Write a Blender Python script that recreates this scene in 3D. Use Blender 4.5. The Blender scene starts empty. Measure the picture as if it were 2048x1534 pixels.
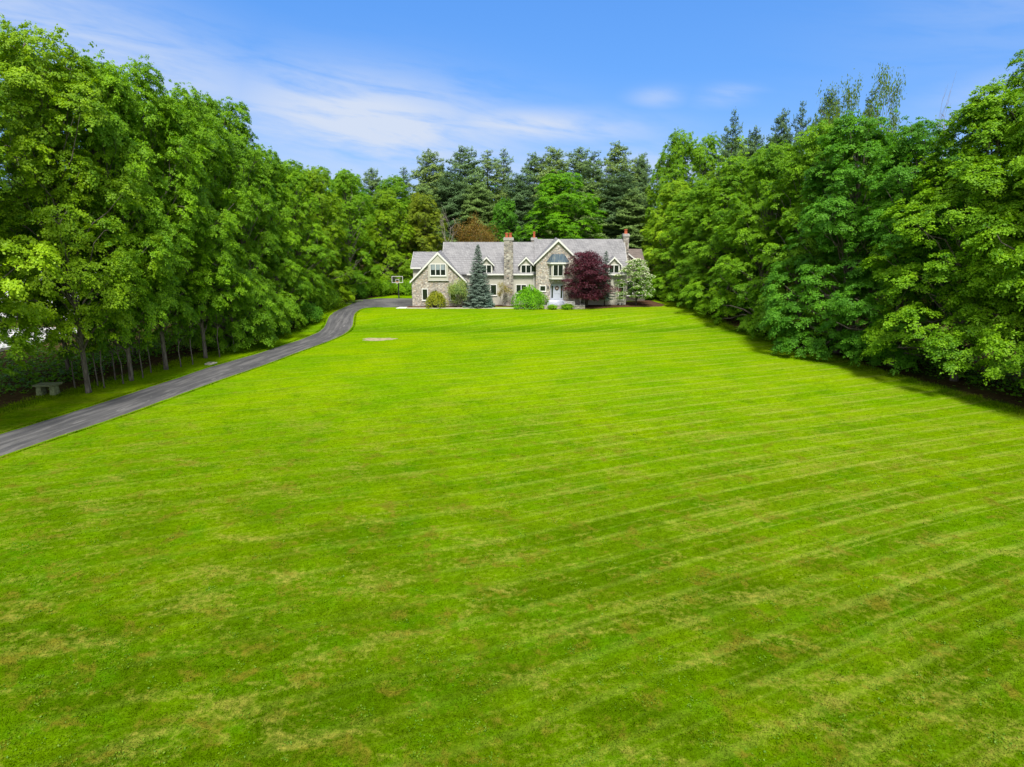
import bpy, math, random
import numpy as np
from mathutils import Vector, Matrix
R_ = math.radians
PI = math.pi
sc = bpy.context.scene
C = sc.collection

# ------------------------------------------------------------------ camera
F_PX, PITCH, CAM_H = 1365.0, R_(14.1), 15.0
cam = bpy.data.cameras.new("camera")
cam.sensor_width = 36.0
cam.lens = F_PX / 2048 * 36
cam.clip_end = 6000
cam_o = bpy.data.objects.new("camera", cam)
C.objects.link(cam_o)
cam_o.location = (0, 0, CAM_H)
cam_o.rotation_euler = (R_(90) - PITCH, 0, 0)
sc.camera = cam_o

# ------------------------------------------------------------------ light
SUN_EL, SUN_AZ = R_(55), R_(178)      # azimuth measured clockwise from +Y (the view direction)
sun = bpy.data.lights.new("sun", 'SUN')
sun.energy = 4.1
sun.angle = R_(14.0)
sun.color = (1.0, 0.95, 0.86)
sun_o = bpy.data.objects.new("sun", sun)
C.objects.link(sun_o)
sd = Vector((math.sin(SUN_AZ) * math.cos(SUN_EL), math.cos(SUN_AZ) * math.cos(SUN_EL), math.sin(SUN_EL)))
sun_o.rotation_euler = sd.to_track_quat('Z', 'Y').to_euler()
sun_o.location = sd * 200
sc.view_settings.view_transform = 'Standard'
sc.view_settings.look = 'None'
sc.view_settings.exposure = 0.78
sc.view_settings.gamma = 1.0
sc.render.film_transparent = False
try:
    sc.cycles.max_bounces = 6
    sc.cycles.diffuse_bounces = 4
    sc.cycles.glossy_bounces = 2
    sc.cycles.transmission_bounces = 4
    sc.cycles.transparent_max_bounces = 4
    sc.cycles.use_denoising = True
except Exception:
    pass


class NT:
    """small helper around a node tree"""
    def __init__(s, tree):
        s.t = tree
        s.n = tree.nodes
        s.l = tree.links
    def node(s, typ, **kw):
        n = s.n.new(typ)
        for k, v in kw.items():
            setattr(n, k, v)
        return n
    def put(s, sock, v):
        if isinstance(v, bpy.types.NodeSocket):
            s.l.new(v, sock)
        elif isinstance(v, (tuple, list)):
            sock.default_value = (tuple(v) + (1.0,)) if (len(v) == 3 and sock.type == 'RGBA') else tuple(v)
        else:
            sock.default_value = v
    def math(s, op, a, b=0.0, clamp=False):
        n = s.node('ShaderNodeMath', operation=op, use_clamp=clamp)
        s.put(n.inputs[0], a); s.put(n.inputs[1], b)
        return n.outputs[0]
    def mix(s, f, a, b, blend='MIX'):
        n = s.node('ShaderNodeMix', data_type='RGBA', blend_type=blend)
        s.put(n.inputs[0], f); s.put(n.inputs[6], a); s.put(n.inputs[7], b)
        return n.outputs[2]
    def noise(s, vec, scale, detail=3.0, rough=0.55, dist=0.0, col=False):
        n = s.node('ShaderNodeTexNoise')
        if vec is not None:
            s.put(n.inputs['Vector'], vec)
        s.put(n.inputs['Scale'], scale); s.put(n.inputs['Detail'], detail)
        s.put(n.inputs['Roughness'], rough); s.put(n.inputs['Distortion'], dist)
        return n.outputs[1 if col else 0]
    def mapr(s, v, a, b, c=0.0, d=1.0):
        n = s.node('ShaderNodeMapRange', interpolation_type='SMOOTHSTEP')
        s.put(n.inputs[0], v); s.put(n.inputs[1], a); s.put(n.inputs[2], b); s.put(n.inputs[3], c); s.put(n.inputs[4], d)
        return n.outputs[0]
    def mapping(s, vec, loc=(0, 0, 0), rot=(0, 0, 0), scale=(1, 1, 1)):
        n = s.node('ShaderNodeMapping')
        s.put(n.inputs[0], vec)
        n.inputs[1].default_value = loc; n.inputs[2].default_value = rot; n.inputs[3].default_value = scale
        return n.outputs[0]
    def ramp(s, f, stops, interp='LINEAR'):
        n = s.node('ShaderNodeValToRGB')
        n.color_ramp.interpolation = interp
        e = n.color_ramp.elements
        while len(e) < len(stops):
            e.new(0.5)
        for i, (p, c) in enumerate(stops):
            e[i].position = p
            e[i].color = tuple(c) + (1,) if len(c) == 3 else c
        s.put(n.inputs[0], f)
        return n.outputs[0]
    def sep(s, vec):
        n = s.node('ShaderNodeSeparateXYZ'); s.put(n.inputs[0], vec)
        return n.outputs
    def comb(s, x, y, z):
        n = s.node('ShaderNodeCombineXYZ')
        s.put(n.inputs[0], x); s.put(n.inputs[1], y); s.put(n.inputs[2], z)
        return n.outputs[0]


# ------------------------------------------------------------------ sky
w = bpy.data.worlds.new("World")
sc.world = w
w.use_nodes = True
t = NT(w.node_tree)
t.n.clear()
out = t.node('ShaderNodeOutputWorld')
bg = t.node('ShaderNodeBackground')
sky = t.node('ShaderNodeTexSky', sky_type='NISHITA')
sky.sun_disc = False
sky.sun_elevation = SUN_EL
sky.sun_rotation = SUN_AZ
sky.altitude = 200
sky.air_density = 1.0
sky.dust_density = 0.0
sky.ozone_density = 2.0
gen = t.node('ShaderNodeTexCoord').outputs['Generated']
x, y, z = t.sep(gen)
az = t.math('ARCTAN2', x, y)
el = t.math('ARCSINE', z)
# the cloud cover: long soft cirrus streaks; each entry azimuth, elevation, half lengths, tilt, weight
CL = [(-0.50, 0.175, 0.30, 0.070, -0.30, 0.82), (-0.19, 0.115, 0.20, 0.060, -0.10, 1.3), (0.02, 0.115, 0.16, 0.022, -0.05, 1.1),
      (-0.585, 0.352, 0.060, 0.010, -0.16, 1.6), (0.195, 0.148, 0.034, 0.012, 0.0, 0.5), (0.285, 0.147, 0.036, 0.012, 0.05, 0.5),
      (-0.43, 0.36, 0.12, 0.012, -0.15, 0.5), (0.62, 0.13, 0.10, 0.03, 0.1, 0.5), (-0.30, 0.155, 0.09, 0.014, -0.05, 0.6),
      (0.9, 0.3, 0.3, 0.08, 0.2, 0.8), (-1.2, 0.35, 0.4, 0.1, -0.2, 0.9), (2.6, 0.4, 0.6, 0.15, 0.3, 0.9), (0.2, 0.055, 0.5, 0.035, 0.0, 0.75), (-0.25, 0.05, 0.4, 0.05, 0.0, 0.6)]
tot = None
for (a0, e0, la, le, tilt, wt) in CL:
    da = t.math('SUBTRACT', az, a0)
    de = t.math('SUBTRACT', el, e0)
    de = t.math('SUBTRACT', de, t.math('MULTIPLY', da, tilt))
    q = t.math('ADD', t.math('POWER', t.math('ABSOLUTE', t.math('DIVIDE', da, la)), 2.0),
               t.math('POWER', t.math('ABSOLUTE', t.math('DIVIDE', de, le)), 2.0))
    g = t.math('MULTIPLY', t.math('EXPONENT', t.math('MULTIPLY', q, -1.0)), wt)
    tot = g if tot is None else t.math('MAXIMUM', tot, g)
tv = t.comb(t.math('MULTIPLY', az, 5.0), t.math('ADD', t.math('MULTIPLY', el, 34.0), t.math('MULTIPLY', az, 5.0)), 0.0)
n1 = t.noise(tv, 1.0, 5.0, 0.55, 0.6)
tv2 = t.comb(t.math('MULTIPLY', az, 26.0), t.math('ADD', t.math('MULTIPLY', el, 110.0), t.math('MULTIPLY', az, 22.0)), 3.0)
n2 = t.noise(tv2, 1.0, 4.0, 0.6, 0.3)
nn = t.math('ADD', t.math('MULTIPLY', n1, 0.8), t.math('MULTIPLY', n2, 0.2))
cov = t.math('MULTIPLY', t.mapr(nn, 0.22, 0.60), tot)
cov = t.math('MULTIPLY', cov, 0.92, clamp=True)
STR = 0.098
skc = t.mix(1.0, sky.outputs[0], (0.66, 0.92, 1.50), 'MULTIPLY')
clear = t.ramp(t.math('DIVIDE', el, 0.6, clamp=True), [(0.0, (0.25, 0.47, 0.86)), (0.30, (0.120, 0.355, 0.84)), (1.0, (0.035, 0.22, 0.74))])
clear = t.mix(1.0, clear, (6.2, 6.2, 6.2), 'MULTIPLY')
skc = t.mix(0.85, skc, clear)
# unseen bright cloud added overhead and behind the camera as soft fill light
fill_cloud = t.math('MAXIMUM', t.mapr(t.math('ABSOLUTE', az), 1.0, 1.6), t.mapr(el, 0.60, 0.95))
fill_cloud = t.math('MULTIPLY', fill_cloud, t.mapr(n1, 0.15, 0.5, 0.6, 0.95))
skc = t.mix(fill_cloud, skc, (6.6, 6.7, 6.9))
fin = t.mix(cov, skc, (3.9, 4.45, 5.5))
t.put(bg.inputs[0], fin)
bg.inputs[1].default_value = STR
t.l.new(bg.outputs[0], out.inputs[0])


# ------------------------------------------------------------------ materials
def mat(name, rough=0.8, spec=0.3):
    m = bpy.data.materials.new(name)
    m.use_nodes = True
    T = NT(m.node_tree)
    p = m.node_tree.nodes['Principled BSDF']
    p.inputs['Roughness'].default_value = rough
    p.inputs['Specular IOR Level'].default_value = spec
    return m, T, p

def bump(T, p, h, strength=0.4, dist=0.05):
    b = T.node('ShaderNodeBump')
    b.inputs['Strength'].default_value = strength
    b.inputs['Distance'].default_value = dist
    T.put(b.inputs['Height'], h)
    T.l.new(b.outputs[0], p.inputs['Normal'])

def plain(name, col, rough=0.7, spec=0.3, var=0.12, scale=3.0):
    m, T, p = mat(name, rough, spec)
    pos = T.node('ShaderNodeNewGeometry').outputs['Position']
    n = T.noise(pos, scale, 5, 0.65)
    c = T.mix(T.mapr(n, 0.3, 0.7), tuple(v * (1 - var) for v in col), tuple(min(1, v * (1 + var)) for v in col))
    T.put(p.inputs['Base Color'], c)
    return m

M = {}
M['white'] = plain('white_paint', (0.60, 0.60, 0.585), 0.5, 0.4, 0.05)
M['stucco'] = plain('stucco', (0.38, 0.37, 0.32), 0.9, 0.2, 0.06, 1.2)
M['stucco_dark'] = plain('porch_wood', (0.10, 0.09, 0.075), 0.8, 0.2, 0.2)
M['door'] = plain('door_paint', (0.34, 0.37, 0.43), 0.45, 0.4, 0.04)
M['step'] = plain('step_boards', (0.50, 0.53, 0.60), 0.7, 0.3, 0.08)
M['pot'] = plain('terracotta', (0.34, 0.085, 0.04), 0.8, 0.2, 0.15)
M['black'] = plain('black_metal', (0.02, 0.02, 0.022), 0.4, 0.5, 0.1)
M['concrete'] = plain('concrete', (0.38, 0.36, 0.31), 0.9, 0.2, 0.12, 2.0)
M['capstone'] = plain('cap_stone', (0.30, 0.29, 0.28), 0.9, 0.2, 0.2, 3.0)
M['sand'] = plain('bare_soil', (0.27, 0.235, 0.15), 0.95, 0.1, 0.25, 1.5)
M['mulch'] = plain('mulch', (0.075, 0.04, 0.022), 0.95, 0.1, 0.5, 6.0)
M['blind'] = plain('blind', (0.22, 0.26, 0.28), 0.8, 0.2, 0.05)
M['mossy'] = plain('mossy_stone', (0.16, 0.19, 0.10), 0.95, 0.1, 0.4, 4.0)
M['wreath'] = plain('wreath_twigs', (0.07, 0.035, 0.02), 0.9, 0.1, 0.5, 20.0)
M['orange'] = plain('orange_rim', (0.6, 0.15, 0.03), 0.5, 0.4, 0.05)
M['siding'] = plain('white_siding', (0.75, 0.76, 0.80), 0.6, 0.3, 0.06)
M['grey_roof'] = plain('grey_roof', (0.25, 0.26, 0.28), 0.8, 0.2, 0.1)

# window glass: dark room behind, mirror-like surface
m, T, p = mat('window_glass', 0.08, 0.6)
p.inputs['Base Color'].default_value = (0.008, 0.012, 0.013, 1)
M['glass'] = m

# rubble stone wall
def stone(name, tones, scale):
    m, T, p = mat(name, 0.9, 0.2)
    pos = T.node('ShaderNodeNewGeometry').outputs['Position']
    nd = T.noise(pos, 2.0, 2, 0.5, 0, True)
    vec = T.mix(0.10, pos, nd)
    vec = T.mapping(vec, scale=(1.0, 1.0, 1.5))
    v = T.node('ShaderNodeTexVoronoi', feature='F1')
    T.put(v.inputs['Vector'], vec); v.inputs['Scale'].default_value = scale
    v.inputs['Randomness'].default_value = 0.85
    ve = T.node('ShaderNodeTexVoronoi', feature='DISTANCE_TO_EDGE')
    T.put(ve.inputs['Vector'], vec); ve.inputs['Scale'].default_value = scale
    ve.inputs['Randomness'].default_value = 0.85
    rx, ry, rz = T.sep(v.outputs['Color'])
    col = T.ramp(rx, [(i / len(tones), c) for i, c in enumerate(tones)], 'CONSTANT')
    val = T.mapr(ry, 0, 1, 0.72, 1.22)
    col = T.mix(1.0, col, T.comb(val, val, val), 'MULTIPLY')
    fn = T.noise(pos, 9.0, 4, 0.65)
    fv = T.mapr(fn, 0.25, 0.75, 0.8, 1.15)
    col = T.mix(1.0, col, T.comb(fv, fv, fv), 'MULTIPLY')
    e = T.mapr(ve.outputs['Distance'], 0.02, 0.09)
    col = T.mix(e, (0.32, 0.29, 0.255), col)
    T.put(p.inputs['Base Color'], col)
    bump(T, p, e, 0.8, 0.04)
    return m
M['stone'] = stone('fieldstone', [(0.36, 0.29, 0.22), (0.31, 0.285, 0.26), (0.42, 0.385, 0.33), (0.37, 0.315, 0.28), (0.45, 0.42, 0.38), (0.25, 0.23, 0.21), (0.40, 0.355, 0.31), (0.34, 0.33, 0.31)], 4.2)
M['chimney'] = stone('chimney_stone', [(0.25, 0.23, 0.20), (0.17, 0.16, 0.15), (0.31, 0.29, 0.26), (0.23, 0.19, 0.165), (0.36, 0.34, 0.31), (0.12, 0.115, 0.11)], 2.6)

# slate roof: courses run with height, slates staggered
def slate(name, a, b, c3):
    m, T, p = mat(name, 0.75, 0.25)
    pos = T.node('ShaderNodeNewGeometry').outputs['Position']
    px_, py_, pz_ = T.sep(pos)
    v = T.comb(T.math('ADD', px_, T.math('MULTIPLY', py_, 0.9)), pz_, 0.0)
    br = T.node('ShaderNodeTexBrick')
    T.put(br.inputs['Vector'], v)
    br.inputs['Color1'].default_value = a + (1,); br.inputs['Color2'].default_value = b + (1,)
    br.inputs['Mortar'].default_value = tuple(q * 0.35 for q in a) + (1,)
    br.inputs['Scale'].default_value = 1.0
    br.inputs['Mortar Size'].default_value = 0.022
    br.inputs['Mortar Smooth'].default_value = 0.3
    br.inputs['Brick Width'].default_value = 0.42
    br.inputs['Row Height'].default_value = 0.32
    n = T.noise(pos, 0.5, 4, 0.6)
    col = T.mix(T.mapr(n, 0.35, 0.7, 0.0, 0.5), br.outputs[0], c3)
    n = T.noise(T.mapping(pos, scale=(0.6, 0.3, 5.0)), 1.6, 4, 0.7)
    vv = T.mapr(n, 0.3, 0.7, 0.86, 1.12)
    col = T.mix(1.0, col, T.comb(vv, vv, vv), 'MULTIPLY')
    T.put(p.inputs['Base Color'], col)
    bump(T, p, br.outputs[1], -0.5, 0.03)
    return m
M['slate'] = slate('slate_shingles', (0.205, 0.205, 0.215), (0.150, 0.150, 0.160), (0.240, 0.238, 0.246))
M['brown_roof'] = slate('brown_shingles', (0.13, 0.105, 0.09), (0.10, 0.085, 0.075), (0.15, 0.12, 0.11))

# standing seam metal of the oriel roof
m, T, p = mat('seam_metal', 0.8, 0.3)
pos = T.node('ShaderNodeNewGeometry').outputs['Position']
n = T.noise(T.mapping(pos, scale=(3.5, 1, 0.7)), 1.5, 4, 0.6)
T.put(p.inputs['Base Color'], T.ramp(n, [(0.3, (0.035, 0.06, 0.085)), (0.55, (0.06, 0.09, 0.115)), (0.72, (0.17, 0.18, 0.15))]))
M['seam'] = m

# bark
def bark(name, a, b):
    m, T, p = mat(name, 0.95, 0.1)
    pos = T.node('ShaderNodeTexCoord').outputs['Object']
    n = T.noise(T.mapping(pos, scale=(1, 1, 0.25)), 6.0, 5, 0.7)
    T.put(p.inputs['Base Color'], T.mix(T.mapr(n, 0.3, 0.7), a, b))
    bump(T, p, n, 0.6, 0.05)
    return m
M['bark'] = bark('bark', (0.055, 0.048, 0.040), (0.19, 0.17, 0.145))
M['bark_pale'] = bark('pale_bark', (0.16, 0.14, 0.12), (0.36, 0.33, 0.29))
M['bark_dark'] = bark('dark_bark', (0.03, 0.024, 0.02), (0.08, 0.065, 0.055))

def leaf_mat(name, lo, hi, trans=0.42, tcol=(1.55, 1.45, 0.5), use_obj=True, rough=0.55):
    """leaf colour runs lo..hi with the tint stored on each leaf; the object colour shifts it per tree"""
    m = bpy.data.materials.new(name)
    m.use_nodes = True
    T = NT(m.node_tree)
    p = m.node_tree.nodes['Principled BSDF']
    o = m.node_tree.nodes['Material Output']
    at = T.node('ShaderNodeAttribute', attribute_name='tint')
    col = T.mix(at.outputs['Fac'], lo, hi)
    if use_obj:
        oi = T.node('ShaderNodeObjectInfo')
        col = T.mix(1.0, col, oi.outputs['Color'], 'MULTIPLY')
    T.put(p.inputs['Base Color'], col)
    p.inputs['Roughness'].default_value = rough
    p.inputs['Specular IOR Level'].default_value = 0.25
    tr = T.node('ShaderNodeBsdfTranslucent')
    T.put(tr.inputs[0], T.mix(1.0, col, tcol, 'MULTIPLY'))
    mx = T.node('ShaderNodeMixShader')
    mx.inputs[0].default_value = trans
    T.l.new(p.outputs[0], mx.inputs[1]); T.l.new(tr.outputs[0], mx.inputs[2])
    T.l.new(mx.outputs[0], o.inputs[0])
    return m
M['leaf'] = leaf_mat('maple_leaves', (0.055, 0.170, 0.004), (0.240, 0.450, 0.008))
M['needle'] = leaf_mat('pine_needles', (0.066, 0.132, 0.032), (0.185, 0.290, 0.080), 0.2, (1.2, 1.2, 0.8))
M['blue_needle'] = leaf_mat('blue_spruce_needles', (0.032, 0.070, 0.048), (0.17, 0.235, 0.185), 0.1, (1, 1, 1))
M['plum'] = leaf_mat('plum_leaves', (0.028, 0.006, 0.011), (0.110, 0.020, 0.036), 0.25, (1.6, 0.7, 0.8))
M['petal'] = leaf_mat('dogwood_petals', (0.52, 0.56, 0.34), (0.75, 0.75, 0.58), 0.3, (1, 1, 0.8), False)
M['gold'] = leaf_mat('gold_green_leaves', (0.09, 0.14, 0.006), (0.40, 0.42, 0.02), 0.3)


# ------------------------------------------------------------------ object helpers
class MB:
    def __init__(s):
        s.v = []; s.f = []
    def add(s, vs, fs):
        k = len(s.v)
        s.v += [tuple(a) for a in vs]
        s.f += [tuple(i + k for i in f) for f in fs]
        return s
    def box(s, x0, x1, y0, y1, z0, z1):
        return s.add([(x0, y0, z0), (x1, y0, z0), (x1, y1, z0), (x0, y1, z0), (x0, y0, z1), (x1, y0, z1), (x1, y1, z1), (x0, y1, z1)],
                     [(0, 3, 2, 1), (4, 5, 6, 7), (0, 1, 5, 4), (1, 2, 6, 5), (2, 3, 7, 6), (3, 0, 4, 7)])
    def prism(s, poly, axis, a, b):
        """poly: 2-D outline (u,v); extruded along axis from a to b ('y': u=x v=z, 'x': u=y v=z, 'z': u=x v=y)"""
        n = len(poly)
        def P(u, v, h):
            return (u, h, v) if axis == 'y' else ((h, u, v) if axis == 'x' else (u, v, h))
        vs = [P(u, v, a) for u, v in poly] + [P(u, v, b) for u, v in poly]
        fs = [tuple(range(n))[::-1], tuple(range(n, 2 * n))] + [(i, (i + 1) % n, (i + 1) % n + n, i + n) for i in range(n)]
        return s.add(vs, fs)
    def tube(s, pts, rad, sides=6, cap=True):
        pts = [Vector(p) for p in pts]
        k = len(s.v)
        up = Vector((0.13, 0.21, 0.97))
        for i, p in enumerate(pts):
            d = (pts[min(i + 1, len(pts) - 1)] - pts[max(i - 1, 0)]).normalized()
            a = d.cross(up)
            if a.length < 0.05:
                a = d.cross(Vector((1, 0.2, 0)))
            a.normalize(); b = d.cross(a)
            for j in range(sides):
                th = 2 * PI * j / sides
                s.v.append(tuple(p + (a * math.cos(th) + b * math.sin(th)) * rad[i]))
        for i in range(len(pts) - 1):
            for j in range(sides):
                j2 = (j + 1) % sides
                s.f.append((k + i * sides + j, k + i * sides + j2, k + (i + 1) * sides + j2, k + (i + 1) * sides + j))
        if cap:
            s.f.append(tuple(k + j for j in range(sides)))
            s.f.append(tuple(k + (len(pts) - 1) * sides + j for j in reversed(range(sides))))
        return s
    def build(s, name, m, parent=None, smooth=False):
        me = bpy.data.meshes.new(name)
        me.from_pydata(s.v, [], s.f)
        me.update()
        import bmesh
        bm = bmesh.new(); bm.from_mesh(me)
        bmesh.ops.recalc_face_normals(bm, faces=bm.faces)
        bm.to_mesh(me); bm.free()
        if smooth:
            me.polygons.foreach_set('use_smooth', [True] * len(me.polygons))
        me.materials.append(m)
        o = bpy.data.objects.new(name, me)
        C.objects.link(o)
        if parent:
            o.parent = parent
            o.matrix_parent_inverse = Matrix.Translation(-parent.location)
        return o

def tag(o, label=None, cat=None, group=None, kind=None):
    if label: o['label'] = label
    if cat: o['category'] = cat
    if group: o['group'] = group
    if kind: o['kind'] = kind
    return o

def empty(name, loc, label, cat, group=None):
    o = bpy.data.objects.new(name, None)
    o.empty_display_size = 0.5
    C.objects.link(o)
    o.location = loc
    return tag(o, label, cat, group)

def np_mesh(name, verts, faces, m, tint=None, parent=None):
    """verts (n,3) float array, faces (k,nv) int array"""
    me = bpy.data.meshes.new(name)
    nv = faces.shape[1]
    me.vertices.add(len(verts)); me.vertices.foreach_set('co', verts.astype(np.float32).ravel())
    me.loops.add(faces.size); me.loops.foreach_set('vertex_index', faces.astype(np.int32).ravel())
    me.polygons.add(len(faces))
    me.polygons.foreach_set('loop_start', np.arange(0, faces.size, nv, dtype=np.int32))
    me.update(calc_edges=True)
    if tint is not None:
        a = me.attributes.new('tint', 'FLOAT', 'FACE')
        a.data.foreach_set('value', tint.astype(np.float32))
    me.materials.append(m)
    o = bpy.data.objects.new(name, me)
    C.objects.link(o)
    if parent:
        o.parent = parent
    return o

def norm(a):
    return a / (np.linalg.norm(a, axis=1, keepdims=True) + 1e-9)

def leaves(rng, pos, nrm, size, aspect=0.75, fold=0.25):
    """one folded four-cornered leaf per position; returns verts, quad faces as two triangles"""
    n = len(pos)
    r = rng.normal(size=(n, 3))
    a = norm(r - nrm * np.sum(r * nrm, axis=1, keepdims=True))
    a[:, 2] -= 0.25
    a = norm(a)
    b = norm(np.cross(nrm, a))
    s = (size * rng.uniform(0.65, 1.25, n))[:, None] if np.isscalar(size) else size[:, None]
    v = np.empty((n, 4, 3))
    v[:, 0] = pos - a * s * 0.5
    v[:, 1] = pos + b * s * aspect * 0.5 - nrm * s * fold * 0.4
    v[:, 2] = pos + a * s * 0.6
    v[:, 3] = pos - b * s * aspect * 0.5 - nrm * s * fold * 0.4
    k = np.arange(n)[:, None] * 4
    f = np.concatenate([k + np.array([0, 1, 2]), k + np.array([0, 2, 3])])
    return v.reshape(-1, 3), f


# ------------------------------------------------------------------ terrain
def sstep(a, b, v):
    q = np.clip((v - a) / (b - a), 0, 1)
    return q * q * (3 - 2 * q)

def terrain(x, y):
    x = np.asarray(x, float); y = np.asarray(y, float)
    z = -1.3 + 1.3 * sstep(93.5, 104.5, y)
    far = sstep(4, 25, np.abs(x) - 26) + sstep(4, 20, 60 - y)
    z = z + 0.12 * np.sin(x * 0.13 + 1.0) * np.sin(y * 0.11) * np.clip(far, 0, 1) * (1 - sstep(90, 100, y))
    z = z + 2.5 * sstep(135, 190, y)
    return z

def Z(x, y):
    return float(terrain(x, y))

XR = ([30, 54, 60.5, 72, 80, 88, 97, 104, 118, 126, 140, 400], [49, 43.5, 41.5, 38.2, 37.0, 35.2, 31.5, 29, 29.5, 26, 22, 10])
XL = ([20, 40, 50, 60, 66, 76, 88, 95, 105, 115, 122, 127, 140, 400], [-56, -49, -46, -42, -39.5, -37, -33.5, -30.5, -29, -28.5, -26, -22, -12, -12])

def woods_mask(x, y):
    xr = np.interp(y, *XR); xl = np.interp(y, *XL)
    a = sstep(-1.0, 1.6, x - xr)
    b = sstep(-1.0, 1.6, xl - x)
    c = sstep(134, 138, y)
    return np.clip(np.maximum(np.maximum(a, b), c), 0, 1)

def axis_coords(lo, hi, fine_lo, fine_hi, step):
    mid = np.arange(fine_lo, fine_hi + 1e-6, step)
    outp, d, v = [], step, fine_hi
    while v < hi:
        d *= 1.35; v += d; outp.append(min(v, hi))
    outn, d, v = [], step, fine_lo
    while v > lo:
        d *= 1.35; v -= d; outn.append(max(v, lo))
    return np.array(sorted(set(outn)) + list(mid) + sorted(set(outp)))

# shared grass colour: depends on the place only
def grass_colour(T):
    pos = T.node('ShaderNodeNewGeometry').outputs['Position']
    x, y, z = T.sep(pos)
    base = T.noise(pos, 0.11, 4, 0.6, 0.5)
    mid = T.noise(T.mapping(pos, rot=(0, 0, R_(-22)), scale=(0.45, 1, 1)), 0.55, 5, 0.68, 0.6)
    fine = T.noise(pos, 3.2, 5, 0.7)
    vfine = T.noise(pos, 14.0, 3, 0.7)
    g = T.mix(T.mapr(base, 0.32, 0.68), (0.092, 0.198, 0.0004), (0.146, 0.238, 0.0004))
    olive = T.math('MULTIPLY', T.mapr(y, 68.0, 22.0), T.mapr(T.noise(T.mapping(pos, loc=(50, 20, 0)), 0.22, 5, 0.6, 0.5), 0.30, 0.62, 0.6, 1.0))  # near lawn painted darker, imitating how grazing light brightens the far grass
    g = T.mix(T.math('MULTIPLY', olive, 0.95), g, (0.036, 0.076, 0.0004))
    bank = T.math('MULTIPLY', T.mapr(y, 93.6, 94.6), T.mapr(y, 99.5, 96.0))
    g = T.mix(T.math('MULTIPLY', bank, T.mapr(base, 0.2, 0.55, 0.4, 0.9)), g, (0.0576, 0.1440, 0.0008))
    # deep green thick tufts
    g = T.mix(T.math('MULTIPLY', T.mapr(T.noise(T.mapping(pos, loc=(31, 7, 0)), 0.42, 5, 0.65, 0.4), 0.46, 0.70, 0.0, 0.85), T.mapr(y, 90.0, 30.0, 0.25, 1.0)), g, (0.0480, 0.1240, 0.0008))
    # mowing lanes: they fan a little, so the direction turns slowly over the lawn
    warp = T.math('ADD', T.math('MULTIPLY', T.math('SUBTRACT', T.noise(pos, 0.05, 2, 0.5), 0.5), 1.0), T.math('MULTIPLY', T.math('SUBTRACT', T.noise(pos, 1.2, 3, 0.6), 0.5), 0.14))
    u = T.math('SUBTRACT', T.math('MULTIPLY', y, 0.93), T.math('MULTIPLY', x, 0.37))
    xx = T.math('MULTIPLY', T.math('MAXIMUM', T.math('SUBTRACT', x, 0.0), 0.0), T.math('MAXIMUM', T.math('SUBTRACT', 52.0, y), 0.0))
    u = T.math('ADD', T.math('SUBTRACT', u, T.math('MULTIPLY', xx, 0.0045)), warp)
    ph = T.math('FRACT', T.math('DIVIDE', u, 2.15))
    tri = T.math('ABSOLUTE', T.math('SUBTRACT', ph, 0.5))          # 0.5 at lane edge
    line = T.math('ADD', T.mapr(tri, 0.36, 0.48), T.math('MULTIPLY', T.mapr(T.math('ABSOLUTE', T.math('SUBTRACT', T.math('FRACT', T.math('DIVIDE', u, 1.31)), 0.5)), 0.40, 0.49), 0.7), clamp=True)
    lane = T.math('SINE', T.math('MULTIPLY', u, PI / 2.15))
    amp = T.mapr(x, -18.0, 22.0, 0.30, 0.90)
    amp = T.math('MULTIPLY', amp, T.mapr(T.noise(T.mapping(pos, rot=(0, 0, R_(-22)), scale=(0.28, 1, 1)), 0.40, 4, 0.6), 0.25, 0.55, 0.40, 1.0))
    g = T.mix(T.math('MULTIPLY', T.mapr(lane, -0.30, 0.45), T.math('MULTIPLY', T.math('MULTIPLY', amp, T.mapr(y, 18.0, 50.0, 0.22, 0.55)), T.mapr(mid, 0.35, 0.6, 0.5, 1.0))), g, (0.1320, 0.2120, 0.0032))
    pale = T.math('MULTIPLY', T.math('MULTIPLY', line, amp), T.mapr(mid, 0.30, 0.58))
    g = T.mix(T.math('MULTIPLY', pale, T.mapr(y, 18.0, 42.0, 0.42, 0.80)), g, (0.1880, 0.2400, 0.0280))
    # straw patches, most of them on the near half of the lawn
    near = T.mapr(y, 85.0, 22.0, 0.10, 1.15)
    straw = T.mapr(T.math('ADD', T.math('MULTIPLY', mid, 0.62), T.math('MULTIPLY', fine, 0.38)), 0.50, 0.67)
    g = T.mix(T.math('MULTIPLY', T.math('MULTIPLY', straw, near), 0.80, clamp=True), g, (0.1640, 0.1640, 0.0240))
    brown = T.mapr(T.math('ADD', T.math('MULTIPLY', T.noise(T.mapping(pos, loc=(9, 3, 0)), 0.75, 5, 0.65, 0.5), 0.7), T.math('MULTIPLY', fine, 0.3)), 0.50, 0.66)
    g = T.mix(T.math('MULTIPLY', T.math('MULTIPLY', brown, near), 0.85, clamp=True), g, (0.0960, 0.0960, 0.0070))
    v1 = T.mapr(fine, 0.25, 0.75, 0.74, 1.24)
    v2 = T.mapr(vfine, 0.25, 0.75, 0.72, 1.30)
    vv = T.math('MULTIPLY', v1, v2)
    g = T.mix(1.0, g, T.comb(vv, vv, vv), 'MULTIPLY')
    return pos, g, fine, vfine

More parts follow.
